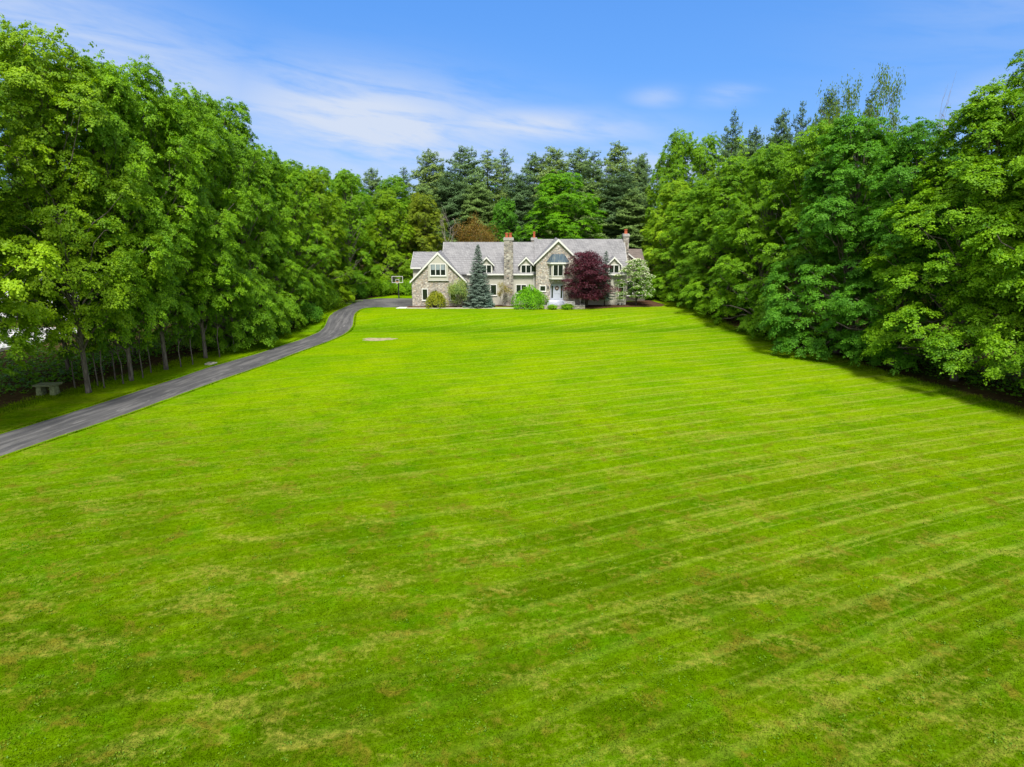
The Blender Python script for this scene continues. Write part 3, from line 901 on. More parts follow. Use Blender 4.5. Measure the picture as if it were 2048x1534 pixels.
# link between the second dormer and the entrance gable
b = MB().box(3.3, 3.88, 112.9, 113.19, 5.05, 5.12).box(3.3, 3.88, 112.9, 112.95, 5.45, 5.5)
for k in range(4): b.box(3.36 + k * 0.14, 3.39 + k * 0.14, 112.9, 112.95, 5.12, 5.45)
hp(b, 'balcony', 'white')
b = MB().box(3.15, 3.89, 112.97, 113.15, 5.2, 6.55)
hp(b, 'balcony_door', 'glass')
b = MB().add([(2.9, 112.8, 6.7), (4.2, 112.8, 6.7), (4.2, 115.0, 7.35), (2.9, 115.0, 7.35), (2.9, 112.8, 6.55), (4.2, 112.8, 6.55), (4.2, 115.0, 6.0), (2.9, 115.0, 6.0)],
             [(0, 1, 2, 3), (4, 5, 1, 0), (5, 6, 2, 1), (6, 7, 3, 2), (7, 4, 0, 3), (4, 7, 6, 5)])
hp(b, 'balcony_roof', 'slate')
# downpipes
for q0 in (3.60, 18.75): hp(MB().tube([(q0, 113.09, 5.0), (q0, 113.09, 0.1)], [0.05, 0.05], 6), 'downpipe', 'white')

def chimney(x0, x1, y0, y1, z0, ztop, pots, pz, foot=None, pr=0.24):
    b = MB().box(x0, x1, y0, y1, z0, ztop - 0.45)
    if foot:
        b.add([(x0 - foot, y0 - 0.02, -0.3), (x1 + foot, y0 - 0.02, -0.3), (x1 + foot, y1 + 0.0, -0.3), (x0 - foot, y1, -0.3),
               (x0 - 0.01, y0 - 0.01, 3.4), (x1 + 0.01, y0 - 0.01, 3.4), (x1 + 0.01, y1 + 0.01, 3.4), (x0 - 0.01, y1 + 0.01, 3.4)],
              [(0, 3, 2, 1), (4, 5, 6, 7), (0, 1, 5, 4), (1, 2, 6, 5), (2, 3, 7, 6), (3, 0, 4, 7)])
    c = hp(b, 'chimney', 'chimney')
    MB().box(x0 - 0.09, x1 + 0.09, y0 - 0.09, y1 + 0.09, ztop - 0.445, ztop - 0.1).box(x0 - 0.02, x1 + 0.02, y0 - 0.02, y1 + 0.02, ztop - 0.099, ztop).build('chimney_cap', M['capstone'], c)
    for px_ in pots:
        yc = (y0 + y1) / 2
        MB().tube([(px_, yc, ztop + 0.001), (px_, yc, ztop + pz * 0.15), (px_, yc, ztop + pz * 0.8), (px_, yc, ztop + pz * 0.8 + 0.01), (px_, yc, ztop + pz)],
                  [pr * 1.1, pr, pr * 0.9, pr * 1.15, pr * 1.15], 10).build('chimney_pot', M['pot'], c)
chimney(-1.30, 0.19, 112.25, 113.5, -0.3, 11.02, (-0.86, -0.26), 0.72, foot=0.25, pr=0.25)
chimney(3.32, 4.26, 119.5, 120.4, 8.0, 10.75, (3.8,), 1.0, pr=0.2)
chimney(18.85, 19.80, 117.9, 119.1, -0.3, 11.45, (19.3,), 0.75, pr=0.27)

# rear wing behind the right gable end
hp(MB().prism([(119.6, -0.4), (128.3, -0.4), (128.3, 5.9), (124, 8.4), (119.6, 5.9)], 'x', 18.95, 22.9), 'wing_wall', 'stucco_dark')
roof_x(18.92, 23.15, 119.2, 128.8, 5.85, 124.0, 8.62, name='wing_roof', mt='brown_roof')
b = MB().prism([(18.95, -0.4), (23.1, -0.4), (23.1, 5.45), (19.35, 8.3), (18.95, 8.3)], 'y', 118.7, 119.55)
pw = hp(b, 'porch_wall', 'stucco_dark')
MB().prism([(18.98, 8.62), (19.35, 8.62), (23.55, 5.42), (23.55, 5.2), (19.35, 8.38), (18.98, 8.38)], 'y', 118.5, 119.3).build('rake_board', M['white'], pw)
window(19.7, 21.0, 0.9, 3.4, 118.7, cols=1)
window(21.3, 22.7, 0.9, 3.4, 118.7, cols=1)


# ------------------------------------------------------------------ things by the house
# low terrace wall
tw = MB().box(3.85, 11.62, 108.55, 108.9, -0.25, 0.52).box(3.85, 4.15, 108.9, 111.48, -0.25, 0.52).box(11.32, 11.62, 108.9, 113.1, -0.25, 0.52)
two = tag(tw.build('terrace_wall', M['stone']), 'low fieldstone wall around the front door terrace', 'wall')
MB().box(3.80, 11.67, 108.50, 108.95, 0.522, 0.58).box(3.80, 4.20, 108.951, 111.46, 0.522, 0.58).box(11.27, 11.67, 108.951, 113.05, 0.522, 0.58).build('coping', M['capstone'], two)
poly_sheet('terrace', [(4.16, 108.91), (11.3, 108.91), (11.3, 113.15), (11.0, 113.15), (11.0, 111.48), (4.16, 111.48)], 0.09, M['concrete'])

# wreath on the door
wr = empty('wreath', (7.32, HY + 0.30, 2.98), 'round brown twig wreath with a pale centre bow hanging on the front door', 'wreath')
b = MB()
ring = [(7.32 + 0.24 * math.cos(k * PI / 8), HY + 0.30, 2.98 + 0.24 * math.sin(k * PI / 8)) for k in range(17)]
b.tube(ring, [0.075 + 0.02 * (k % 2) for k in range(17)], 6, False)
b.build('ring', M['wreath'], wr)
b = MB().add([(7.32, HY + 0.26, 2.96), (7.50, HY + 0.25, 3.06), (7.48, HY + 0.25, 2.90), (7.14, HY + 0.25, 3.06), (7.16, HY + 0.25, 2.9), (7.28, HY + 0.25, 2.72), (7.38, HY + 0.25, 2.72)],
             [(0, 1, 2), (0, 3, 4), (0, 5, 6)])
b.build('bow', plain('bow_ribbon', (0.5, 0.38, 0.3), 0.6), wr)

# white garden bench on the terrace
be = empty('garden_bench', (9.3, 109.7, 0.09), 'white slatted garden bench on the terrace to the right of the steps', 'bench')
x0, x1, y0, y1, zb_ = 8.45, 10.05, 109.1, 109.65, 0.09
for (lx, ly) in ((x0, y0), (x1 - 0.07, y0), (x0, y1 - 0.07), (x1 - 0.07, y1 - 0.07)):
    MB().box(lx, lx + 0.07, ly, ly + 0.07, zb_, zb_ + 0.48).build('leg', M['white'], be)
b = MB()
for k in range(5): b.box(x0 - 0.02, x1 + 0.02, y0 + 0.11 * k, y0 + 0.11 * k + 0.085, zb_ + 0.485, zb_ + 0.52)
b.build('seat', M['white'], be)
b = MB().box(x0, x1, y1 - 0.05, y1, zb_ + 0.92, zb_ + 1.0).box(x0, x1, y1 - 0.05, y1, zb_ + 0.6, zb_ + 0.66)
for k in range(14): b.box(x0 + 0.02 + k * 0.12, x0 + 0.08 + k * 0.12, y1 - 0.04, y1 - 0.01, zb_ + 0.66, zb_ + 0.92)
b.box(x0, x0 + 0.06, y1 - 0.06, y1, zb_ + 0.525, zb_ + 1.0).box(x1 - 0.06, x1, y1 - 0.06, y1, zb_ + 0.525, zb_ + 1.0)
b.build('backrest', M['white'], be)
for lx in (x0 - 0.02, x1 - 0.06):
    MB().box(lx, lx + 0.08, y0, y1 - 0.07, zb_ + 0.72, zb_ + 0.76).box(lx + 0.01, lx + 0.06, y0, y0 + 0.06, zb_ + 0.525, zb_ + 0.719).build('armrest', M['white'], be)

# small white garden lantern on the terrace wall corner
la = empty('garden_lantern', (11.2, 110.4, 0.09), 'small white post lantern standing under the purple maple', 'lantern')
MB().tube([(11.05, 110.4, 0.09), (11.05, 110.4, 1.15)], [0.045, 0.04], 6).build('post', M['white'], la)
MB().tube([(11.05, 110.4, 1.15), (11.05, 110.4, 1.42)], [0.09, 0.13], 6).build('lamp_housing', M['white'], la)
MB().tube([(11.05, 110.4, 1.421), (11.05, 110.4, 1.6)], [0.19, 0.02], 6).build('lantern_roof', M['white'], la)

# basketball hoop beside the court
HX, HYY = -20.3, 122.6
bh = empty('basketball_hoop', (HX, HYY, 0), 'black basketball hoop post with clear white-edged backboard beside the parking court', 'basketball hoop')
MB().box(HX - 0.09, HX + 0.09, HYY - 0.09, HYY + 0.09, -0.1, 3.0).build('post', M['black'], bh)
MB().add([(HX - 0.06, HYY - 0.1, 2.6), (HX + 0.06, HYY - 0.1, 2.6), (HX + 0.06, HYY - 0.9, 3.1), (HX - 0.06, HYY - 0.9, 3.1), (HX - 0.06, HYY - 0.1, 2.75), (HX + 0.06, HYY - 0.1, 2.75), (HX + 0.06, HYY - 0.9, 3.25), (HX - 0.06, HYY - 0.9, 3.25)],
         [(0, 1, 2, 3), (4, 5, 6, 7), (0, 1, 5, 4), (1, 2, 6, 5), (2, 3, 7, 6), (3, 0, 4, 7)]).build('arm', M['black'], bh)
yb_ = HYY - 0.95
def rectframe(b, x0, x1, z0, z1, y0, y1, t_):
    b.box(x0, x1, y0, y1, z0, z0 + t_).box(x0, x1, y0, y1, z1 - t_, z1).box(x0, x0 + t_, y0, y1, z0 + t_, z1 - t_).box(x1 - t_, x1, y0, y1, z0 + t_, z1 - t_)
b = MB(); rectframe(b, HX - 0.98, HX + 0.98, 2.85, 4.0, yb_ - 0.03, yb_ + 0.03, 0.07)
bf = b.build('backboard', M['white'], bh)
b = MB(); rectframe(b, HX - 0.32, HX + 0.32, 2.98, 3.45, yb_ - 0.02, yb_ + 0.02, 0.06)
b.build('target_square', M['white'], bf)
mg = bpy.data.materials.new('clear_acrylic'); mg.use_nodes = True
nt_ = mg.node_tree; nt_.nodes.clear()
o_ = nt_.nodes.new('ShaderNodeOutputMaterial'); mx_ = nt_.nodes.new('ShaderNodeMixShader'); tp_ = nt_.nodes.new('ShaderNodeBsdfTransparent'); gl_ = nt_.nodes.new('ShaderNodeBsdfGlossy')
gl_.inputs['Roughness'].default_value = 0.1; mx_.inputs[0].default_value = 0.08
nt_.links.new(tp_.outputs[0], mx_.inputs[1]); nt_.links.new(gl_.outputs[0], mx_.inputs[2]); nt_.links.new(mx_.outputs[0], o_.inputs[0])
MB().box(HX - 0.91, HX + 0.91, yb_ - 0.005, yb_ + 0.005, 2.92, 3.93).build('pane', mg, bf)
ring = [(HX + 0.23 * math.cos(k * PI / 8), yb_ - 0.3 + 0.23 * math.sin(k * PI / 8), 3.05) for k in range(17)]
MB().tube(ring, [0.018] * 17, 5, False).build('rim', M['orange'], bh)
b = MB()
for k in range(10):
    a0 = k * PI / 5; a1 = a0 + PI / 5
    b.tube([(HX + 0.23 * math.cos(a0), yb_ - 0.3 + 0.23 * math.sin(a0), 3.04), (HX + 0.12 * math.cos(a1), yb_ - 0.3 + 0.12 * math.sin(a1), 2.65)], [0.008, 0.008], 3)
    b.tube([(HX + 0.23 * math.cos(a1), yb_ - 0.3 + 0.23 * math.sin(a1), 3.04), (HX + 0.12 * math.cos(a0), yb_ - 0.3 + 0.12 * math.sin(a0), 2.65)], [0.008, 0.008], 3)
b.build('net', M['white'], bh)

# old stone table under the left trees
tx, ty = -42.6, 60.6
tz = Z(tx, ty)
st = empty('stone_table', (tx, ty, tz), 'old mossy stone table under the left trees beside the driveway verge', 'table')
b = MB().add([(tx - 1.05, ty - 0.55, tz + 1.0), (tx + 1.0, ty - 0.6, tz + 1.03), (tx + 1.1, ty + 0.6, tz + 1.05), (tx - 0.9, ty + 0.55, tz + 1.0),
              (tx - 1.0, ty - 0.5, tz + 0.86), (tx + 0.97, ty - 0.55, tz + 0.87), (tx + 1.05, ty + 0.55, tz + 0.87), (tx - 0.88, ty + 0.5, tz + 0.86)],
             [(0, 1, 2, 3), (4, 5, 6, 7), (0, 1, 5, 4), (1, 2, 6, 5), (2, 3, 7, 6), (3, 0, 4, 7)])
b.build('table_top', M['mossy'], st)
for sx in (-0.62, 0.62):
    MB().add([(tx + sx - 0.25, ty - 0.42, tz - 0.1), (tx + sx + 0.27, ty - 0.40, tz - 0.1), (tx + sx + 0.25, ty + 0.4, tz - 0.1), (tx + sx - 0.24, ty + 0.42, tz - 0.1),
              (tx + sx - 0.18, ty - 0.36, tz + 0.86), (tx + sx + 0.20, ty - 0.34, tz + 0.86), (tx + sx + 0.18, ty + 0.34, tz + 0.86), (tx + sx - 0.17, ty + 0.33, tz + 0.86)],
             [(0, 1, 2, 3), (4, 5, 6, 7), (0, 1, 5, 4), (1, 2, 6, 5), (2, 3, 7, 6), (3, 0, 4, 7)]).build('leg', M['mossy'], st)
# pale utility cover by the drive
cx, cy = -33.3, 73.7
cz = Z(cx, cy)
cv = tag(MB().prism([(cx - 0.5, cy - 0.42), (cx + 0.45, cy - 0.5), (cx + 0.55, cy + 0.4), (cx - 0.4, cy + 0.48)], 'z', cz - 0.1, cz + 0.14).build('utility_cover', M['concrete']),
         'flat pale concrete cover in the grass left of the driveway', 'cover')
MB().box(cx - 0.12, cx + 0.12, cy - 0.05, cy + 0.05, cz + 0.141, cz + 0.17).build('lift_handle', M['black'], cv)

# white building glimpsed through the trunks on the left
nb_ = empty('white_building', (-84, 108, Z(-84, 108)), 'long white building glimpsed between the trunks at far left', 'building')
nb_.location = (0, 0, 0)
b = MB().box(-108, -57, 100, 112, -1.6, 4.6)
b.build('wall', M['siding'], nb_)
MB().prism([(99.4, 4.55), (106, 7.6), (112.6, 4.55)], 'x', -108.6, -56.4).build('roof', M['grey_roof'], nb_)
for k in range(13):
    xw = -106 + k * 3.9
    f_ = MB()
    rectframe(f_, xw, xw + 1.7, 0.2, 2.4, 99.92, 99.998, 0.1)
    wf = f_.build('window', M['white'], nb_)
    MB().box(xw + 0.08, xw + 1.62, 99.96, 99.99, 0.28, 2.32).build('pane', M['glass'], wf)
# pale gravel yard in front of it
poly_sheet('gravel_yard', [(-110, 80), (-62, 80), (-58, 99), (-110, 99.5)], Z(-80, 90) + 0.30, plain('pale_gravel', (0.42, 0.42, 0.43), 0.95, 0.1, 0.2, 3), thick=0.6)


# ------------------------------------------------------------------ trees
def crown(seed, H, R, z0, nlobe=34, nspray=11, nleaf=150, leaf=0.24, low=0.35, pw=0.6, top=2.2, shell=0.80, flat=0.8):
    """leaf-covered boughs: lobes on the crown surface, sprays on each lobe, leaves on each spray"""
    rng = np.random.default_rng(seed)
    def rad(t_):
        return R * np.minimum(1, ((t_ + 0.10) / low)) ** pw * np.maximum(1e-3, 1 - t_ ** top) ** 0.55
    hc = H - z0
    cen, rl = [], []
    ga = 2.39996
    for i in range(nlobe):
        t_ = (i + 0.5) / nlobe * 0.97
        t_ = np.clip(t_ + rng.uniform(-0.05, 0.05), 0.02, 0.96)
        fr_ = shell * rng.uniform(0.75, 1.15) if rng.random() > 0.15 else rng.uniform(0.1, 0.4)
        r_ = rad(t_) * fr_
        az_ = i * ga + rng.uniform(-0.5, 0.5)
        l_ = R * rng.uniform(0.22, 0.36) * (1.0 - 0.30 * t_)
        cen.append((r_ * math.cos(az_), r_ * math.sin(az_), z0 + t_ * hc - l_ * 0.3)); rl.append(l_)
    for k in range(3):
        cen.append((rng.normal(0, R * 0.08), rng.normal(0, R * 0.08), H - (0.9 + 1.7 * k) * R * 0.16)); rl.append(R * (0.17 + 0.05 * k))
    for k in range(int(nlobe * 0.34)):
        t_ = rng.uniform(0.30, 0.93); r_ = rad(t_) * rng.uniform(0.1, 0.55); az_ = rng.uniform(0, 2 * PI)
        cen.append((r_ * math.cos(az_), r_ * math.sin(az_), z0 + t_ * hc)); rl.append(R * rng.uniform(0.18, 0.27))
    cen = np.array(cen); rl = np.array(rl)
    P, N, S, TN = [], [], [], []
    sprays = []
    for c, l_ in zip(cen, rl):
        out_ = np.array([c[0], c[1], 0.0]); out_ = out_ / (np.linalg.norm(out_) + 1e-6)
        ns = int(1.7 * nspray * rng.uniform(0.8, 1.2))
        d = norm(rng.normal(size=(ns, 3)) + out_ * 0.75 + np.array([0, 0, 0.45]))
        sp = c + d * l_ * np.array([1.05, 1.05, 0.85]) * rng.uniform(0.72, 1.12, (ns, 1))
        sn = norm(d * 0.45 + out_ * 0.25 + np.array([0, 0, 0.95]) + rng.normal(0, 0.18, (ns, 3)))
        if c[2] > z0 + 0.55 * hc:       # upright leaders that break the outline
            m3 = 3
            up_ = np.stack([c[0] + rng.normal(0, l_ * 0.45, m3), c[1] + rng.normal(0, l_ * 0.45, m3), c[2] + l_ * rng.uniform(0.75, 1.22, m3)], 1)
            sp = np.concatenate([sp, up_]); sn = np.concatenate([sn, norm(np.array([0, 0, 1.0]) + rng.normal(0, 0.35, (m3, 3)))])
        lt = rng.normal(0, 0.10)
        for q, n_ in zip(sp, sn):
            if q[2] < 0.7: continue
            rs = l_ * rng.uniform(0.24, 0.42) * (0.6 if q[2] > c[2] + l_ * 0.85 else 1.0)
            k = max(12, int(1.15 * nleaf * (rs / (R * 0.16)) ** 2))
            k = min(k, nleaf * 2)
            r1 = rng.normal(size=3); e1_ = np.cross(n_, r1); e1_ /= np.linalg.norm(e1_); e2_ = np.cross(n_, e1_)
            th = rng.uniform(0, 2 * PI, k)
            rr = np.sqrt(rng.uniform(0, 1, k)) * (0.72 + 0.38 * np.cos(5 * th + rng.uniform(0, 6)) * rng.uniform(0.5, 1))
            off = (np.cos(th) * rr)[:, None] * e1_ + (np.sin(th) * rr)[:, None] * e2_
            pos = q + off * rs
            pos[:, 2] -= (rr ** 2) * rs * 0.28
            pos += rng.normal(0, 0.05 * rs + 0.04, (k, 3))
            nn_ = norm(n_ + off * 0.55 + rng.normal(0, 0.33, (k, 3)))
            P.append(pos); N.append(nn_)
            tt = 0.45 + lt + rng.normal(0, 0.13) + rng.normal(0, 0.10, k)
            TN.append(tt)
            sprays.append((q, c))
    P = np.concatenate(P); N = np.concatenate(N); TN = np.clip(np.concatenate(TN), 0, 1)
    ok = P[:, 2] > 0.35
    P, N, TN = P[ok], N[ok], TN[ok]
    V, F = leaves(rng, P, N, leaf)
    return V, F, np.concatenate([TN, TN]), cen, rl, sprays

def bend(a_, b_, rng, k=4, amt=0.12):
    a_, b_ = np.array(a_, float), np.array(b_, float)
    L = np.linalg.norm(b_ - a_)
    pts = []
    for i in range(k + 1):
        u_ = i / k
        q = a_ + (b_ - a_) * u_
        q = q + rng.normal(0, amt * L * 0.35, 3) * math.sin(PI * u_)
        q[2] += amt * L * math.sin(PI * u_) * 0.5
        pts.append(q)
    return pts

def wood(seed, H, tr, cen, sprays, first=2.0, twigs=90, topf=0.9):
    """trunk (with limbs) as one mesh builder"""
    rng = np.random.default_rng(seed + 77)
    b = MB()
    n = 9
    ax = [np.array([rng.normal(0, 0.10) * i * 0.35, rng.normal(0, 0.10) * i * 0.35, H * topf * i / n]) for i in range(n + 1)]
    ax[0] = np.array([0, 0, -0.4]); ax[1] = np.array([ax[1][0] * 0.5, ax[1][1] * 0.5, 0.5])
    rad = [tr * (1.45 if i == 0 else 1.08 if i == 1 else (1 - 0.9 * i / n) + 0.05) for i in range(n + 1)]
    b.tube(ax, rad, 8)
    zs = np.array([q[2] for q in ax]); A = np.array(ax)
    limbs = []
    for c in cen:
        zb = max(first, c[2] * 0.72 - np.hypot(c[0], c[1]) * 0.30)
        zb = min(zb, H * topf * 0.93)
        a0 = np.array([np.interp(zb, zs, A[:, k]) for k in range(3)])
        r0 = np.interp(zb, zs, rad) * 0.42 + 0.02
        pts = bend(a0, c, rng)
        b.tube(pts, [r0 * (1 - 0.75 * i / 4) for i in range(5)], 5, False)
        limbs.append((c, r0 * 0.3))
    idx = rng.permutation(len(sprays))[:twigs]
    for i in idx:
        q, c = sprays[i]
        pts = bend(c, q, rng, 2, 0.1)
        b.tube(pts, [0.045, 0.028, 0.012], 3, False)
    return b

PROTO = {}
def proto_tree(key, name, seed, H, R, z0, tr, lm='leaf', bm_='bark', **kw):
    first = kw.pop('first', 2.0); twigs = kw.pop('twigs', 90)
    V, F, TN, cen, rl, sprays = crown(seed, H, R, z0, **kw)
    PROTO[key] = dict(H=H, R=R, V=V, name=name)
    c = np_mesh('crown', V, F, M[lm], TN)
    tk = wood(seed, H, tr, cen, sprays, first, twigs).build('trunk', M[bm_], None, True)
    PROTO[key]['crown'], PROTO[key]['trunk'] = c.data, tk.data
    bpy.data.objects.remove(c); bpy.data.objects.remove(tk)

def proto_raw(key, name, H, R, parts):
    """parts: list of (part name, mesh data)"""
    PROTO[key] = dict(H=H, R=R, name=name, parts=parts)

def refit(key):
    """measure a grown prototype so that it can be planted at a given height and spread"""
    q = []
    for nm, me in PROTO[key]['parts']:
        c_ = np.empty(len(me.vertices) * 3, np.float32); me.vertices.foreach_get('co', c_); q.append(c_.reshape(-1, 3))
    hi = np.concatenate([a_[a_[:, 2] > a_[:, 2].max() * 0.35] for a_ in q])
    mx_, my_ = hi[:, 0].mean(), hi[:, 1].mean()
    H_ = max(a_[:, 2].max() for a_ in q)
    for (nm, me), a_ in zip(PROTO[key]['parts'], q):     # lean the crown back over the foot of the trunk
        k_ = np.clip(a_[:, 2] / (H_ * 0.6), 0, 1) ** 1.5
        a_[:, 0] -= mx_ * k_; a_[:, 1] -= my_ * k_
        me.vertices.foreach_set('co', a_.ravel()); me.update()
    hi = np.concatenate([a_[a_[:, 2] > H_ * 0.3] for a_ in q])
    PROTO[key]['H'] = float(H_)
    PROTO[key]['R'] = float(np.percentile(np.hypot(hi[:, 0], hi[:, 1]), 97))
    print('refit', key, round(PROTO[key]['H'], 1), round(PROTO[key]['R'], 1))

def plant(key, x, y, H, R, rot, col, label, cat='tree', group=None, dz=0.0):
    pr = PROTO[key]
    o = empty(pr['name'], (x, y, Z(x, y) + dz), label, cat, group)
    o.rotation_euler = (0, 0, rot)
    s = R / pr['R']
    o.scale = (s, s, H / pr['H'])
    parts = pr.get('parts') or [('trunk', pr['trunk']), ('crown', pr['crown'])]
    for nm, me in parts:
        c = bpy.data.objects.new(nm, me)
        C.objects.link(c)
        c.parent = o
        c.color = tuple(col) + (1,)
    return o

# broadleaf prototypes
proto_tree('mA', 'maple_tree', 11, 26, 7.0, 4.6, 0.24, nlobe=62, nspray=17, nleaf=215, leaf=0.18)
proto_tree('mB', 'maple_tree', 12, 26, 7.0, 5.4, 0.23, nlobe=58, nspray=17, nleaf=215, leaf=0.18, low=0.4, top=2.6)
proto_tree('mC', 'maple_tree', 13, 26, 7.0, 0.6, 0.36, nlobe=68, nspray=17, nleaf=220, leaf=0.18, low=0.22, pw=0.4, first=1.5)
proto_tree('mD', 'maple_tree', 14, 26, 7.0, 0.8, 0.36, nlobe=66, nspray=17, nleaf=220, leaf=0.18, low=0.25, pw=0.4, first=1.5, top=1.8)
proto_tree('mE', 'maple_tree', 21, 26, 7.0, 3.0, 0.30, nlobe=72, nspray=17, nleaf=220, leaf=0.18, low=0.18, pw=0.35, first=2.5)
proto_tree('tA', 'ash_tree', 15, 24, 6.0, 1.5, 0.26, nlobe=56, nspray=15, nleaf=170, leaf=0.17, low=0.4, shell=0.8)
proto_tree('sap', 'sapling', 16, 9, 1.7, 3.2, 0.07, nlobe=12, nspray=7, nleaf=28, leaf=0.2, twigs=20, first=2.6)

# conifers
def conifer(seed, H, R, z0, tr, step, nbr, lm, bm_, size, density, droop=0.0, rise=0.1, irregular=0.3, plume=0.35, power=0.8, name='pine_tree', aspect=0.35, tip_pale=0.0, scat=0.10):
    rng = np.random.default_rng(seed)
    b = MB()
    b.tube([(0, 0, -0.3), (0, 0, H * 0.3), (rng.normal(0, .1), rng.normal(0, .1), H * 0.7), (0, 0, H * 0.985)], [tr * 1.2, tr * 0.8, tr * 0.4, 0.02], 8)
    P, N, TN = [], [], []
    zc = z0
    az = rng.uniform(0, 6)
    while zc < H * 0.97:
        t_ = (zc - z0) / (H - z0)
        n = max(3, int(nbr * (1 - 0.35 * t_)))
        for k in range(n):
            az += 2 * PI / n + rng.uniform(-0.35, 0.35)
            L = R * (1 - t_) ** power * (1 + rng.uniform(-irregular, irregular * 0.7)) + 0.15
            d = np.array([math.cos(az), math.sin(az), 0]); sd_ = np.array([-math.sin(az), math.cos(az), 0])
            zz = zc + rng.uniform(-0.3, 0.3) * step
            pend = lambda u_: np.array([d[0] * L * u_, d[1] * L * u_, zz + L * (rise * u_ - droop * u_ * u_ + (droop * 0.55) * u_ ** 4)])
            b.tube([pend(0), pend(0.5), pend(1.0)], [tr * 0.16 * (1 - t_) + 0.02, 0.03, 0.01], 3, False)
            m_ = max(6, int(density * L * L * 0.5 + density * L * 0.35))
            u_ = rng.uniform(0.08, 1, m_) ** 0.75
            wdt = plume * L * np.sin(np.clip(u_, 0, 1) * PI * 0.82 + 0.25) * rng.uniform(-1, 1, m_)
            pos = np.array([pend(q) for q in u_]) + wdt[:, None] * sd_ + np.abs(rng.normal(0, scat, m_))[:, None] * np.array([0, 0, 1.0])
            pos[:, 2] -= np.abs(wdt) * 0.25
            nn_ = norm(np.array([0, 0, 1.0]) + d * 0.35 + rng.normal(0, 0.5, (m_, 3)))
            P.append(pos); N.append(nn_)
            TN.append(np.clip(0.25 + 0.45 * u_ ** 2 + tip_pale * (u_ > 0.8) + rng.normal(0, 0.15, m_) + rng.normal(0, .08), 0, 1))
        zc += step * (1 - 0.45 * t_) * rng.uniform(0.8, 1.2)
    m_ = 30
    P.append(np.stack([rng.normal(0, .12, m_), rng.normal(0, .12, m_), H * rng.uniform(0.93, 1.0, m_)], 1)); N.append(norm(rng.normal(size=(m_, 3)) + [0, 0, .5])); TN.append(np.full(m_, 0.6))
    P, N, TN = np.concatenate(P), np.concatenate(N), np.concatenate(TN)
    V, F = leaves(rng, P, N, size, aspect, 0.3)
    c = np_mesh('crown', V, F, M[lm], np.concatenate([TN, TN]))
    tk = b.build('trunk', M[bm_], None, True)
    r = [('trunk', tk.data), ('crown', c.data)]
    bpy.data.objects.remove(c); bpy.data.objects.remove(tk)
    return r
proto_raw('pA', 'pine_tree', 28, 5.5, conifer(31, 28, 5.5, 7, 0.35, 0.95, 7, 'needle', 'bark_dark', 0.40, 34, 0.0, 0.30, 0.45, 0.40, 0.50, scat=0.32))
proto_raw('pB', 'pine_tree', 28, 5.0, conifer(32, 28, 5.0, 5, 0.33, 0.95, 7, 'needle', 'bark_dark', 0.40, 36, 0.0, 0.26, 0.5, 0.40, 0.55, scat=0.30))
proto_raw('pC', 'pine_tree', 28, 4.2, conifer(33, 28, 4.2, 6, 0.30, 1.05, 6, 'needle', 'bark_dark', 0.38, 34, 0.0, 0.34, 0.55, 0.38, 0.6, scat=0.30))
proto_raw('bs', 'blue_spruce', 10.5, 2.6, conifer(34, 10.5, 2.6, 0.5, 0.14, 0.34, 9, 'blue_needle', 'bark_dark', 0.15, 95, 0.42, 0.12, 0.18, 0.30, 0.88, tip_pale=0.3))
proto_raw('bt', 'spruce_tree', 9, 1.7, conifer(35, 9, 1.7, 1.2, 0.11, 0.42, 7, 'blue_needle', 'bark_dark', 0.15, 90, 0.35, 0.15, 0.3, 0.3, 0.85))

# bare and sparse trees
def branchy(seed, H, spread, depth=5, lm=None, nleaf=0, leaf=0.22, bm_='bark_pale', tr=0.22, cluster=0.8, upright=0.5):
    rng = np.random.default_rng(seed)
    b = MB(); tips = []
    def grow(p_, d, L, r, k):
        pts = [p_]; q = p_.copy(); dd = d.copy()
        for i in range(3):
            dd = dd + rng.normal(0, 0.14, 3); dd[2] += 0.04; dd /= np.linalg.norm(dd)
            q = q + dd * L / 3; pts.append(q)
        b.tube(pts, [r, r * 0.88, r * 0.76, r * 0.62], 6 if k > 2 else 3, False)
        if k <= 2: tips.append(q)
        if k == 0: return
        n = 3 if k > 1 else 2
        for i in range(n):
            nd = dd * upright + norm(rng.normal(size=(1, 3)))[0] * spread
            nd[2] = nd[2] * 0.8 + 0.12; nd /= np.linalg.norm(nd)
            grow(pts[-1] if i < 2 else pts[2], nd, L * rng.uniform(0.58, 0.82), r * 0.6, k - 1)
    grow(np.array([0, 0, -0.3]), np.array([0, 0, 1.0]), H * 0.36, tr, depth)
    tk = b.build('trunk', M[bm_], None, True)
    r = [('trunk', tk.data)]
    bpy.data.objects.remove(tk)
    if lm:
        tp = np.array(tips)
        P = tp[rng.integers(0, len(tp), nleaf)] + rng.normal(0, cluster * 0.5, (nleaf, 3))
        N = norm(rng.normal(0, 0.7, (nleaf, 3)) + [0, 0, 0.8])
        V, F = leaves(rng, P, N, leaf)
        TN = np.clip(rng.normal(0.5, 0.2, nleaf), 0, 1)
        c = np_mesh('crown', V, F, M[lm], np.concatenate([TN, TN]))
        r.append(('crown', c.data)); bpy.data.objects.remove(c)
    return r
proto_raw('bare', 'bare_tree', 14, 4, branchy(41, 14, 0.75, 5))
proto_raw('sparse', 'oak_tree', 24, 6, branchy(42, 22, 0.85, 6, 'leaf', 17000, 0.24, 'bark', 0.30, 0.7))
proto_raw('bronze', 'bronze_tree', 14, 5, branchy(43, 12.5, 0.8, 6, 'leaf', 16000, 0.22, 'bark_pale', 0.2, 0.9))

for k_ in ('bare', 'sparse', 'bronze'): refit(k_)

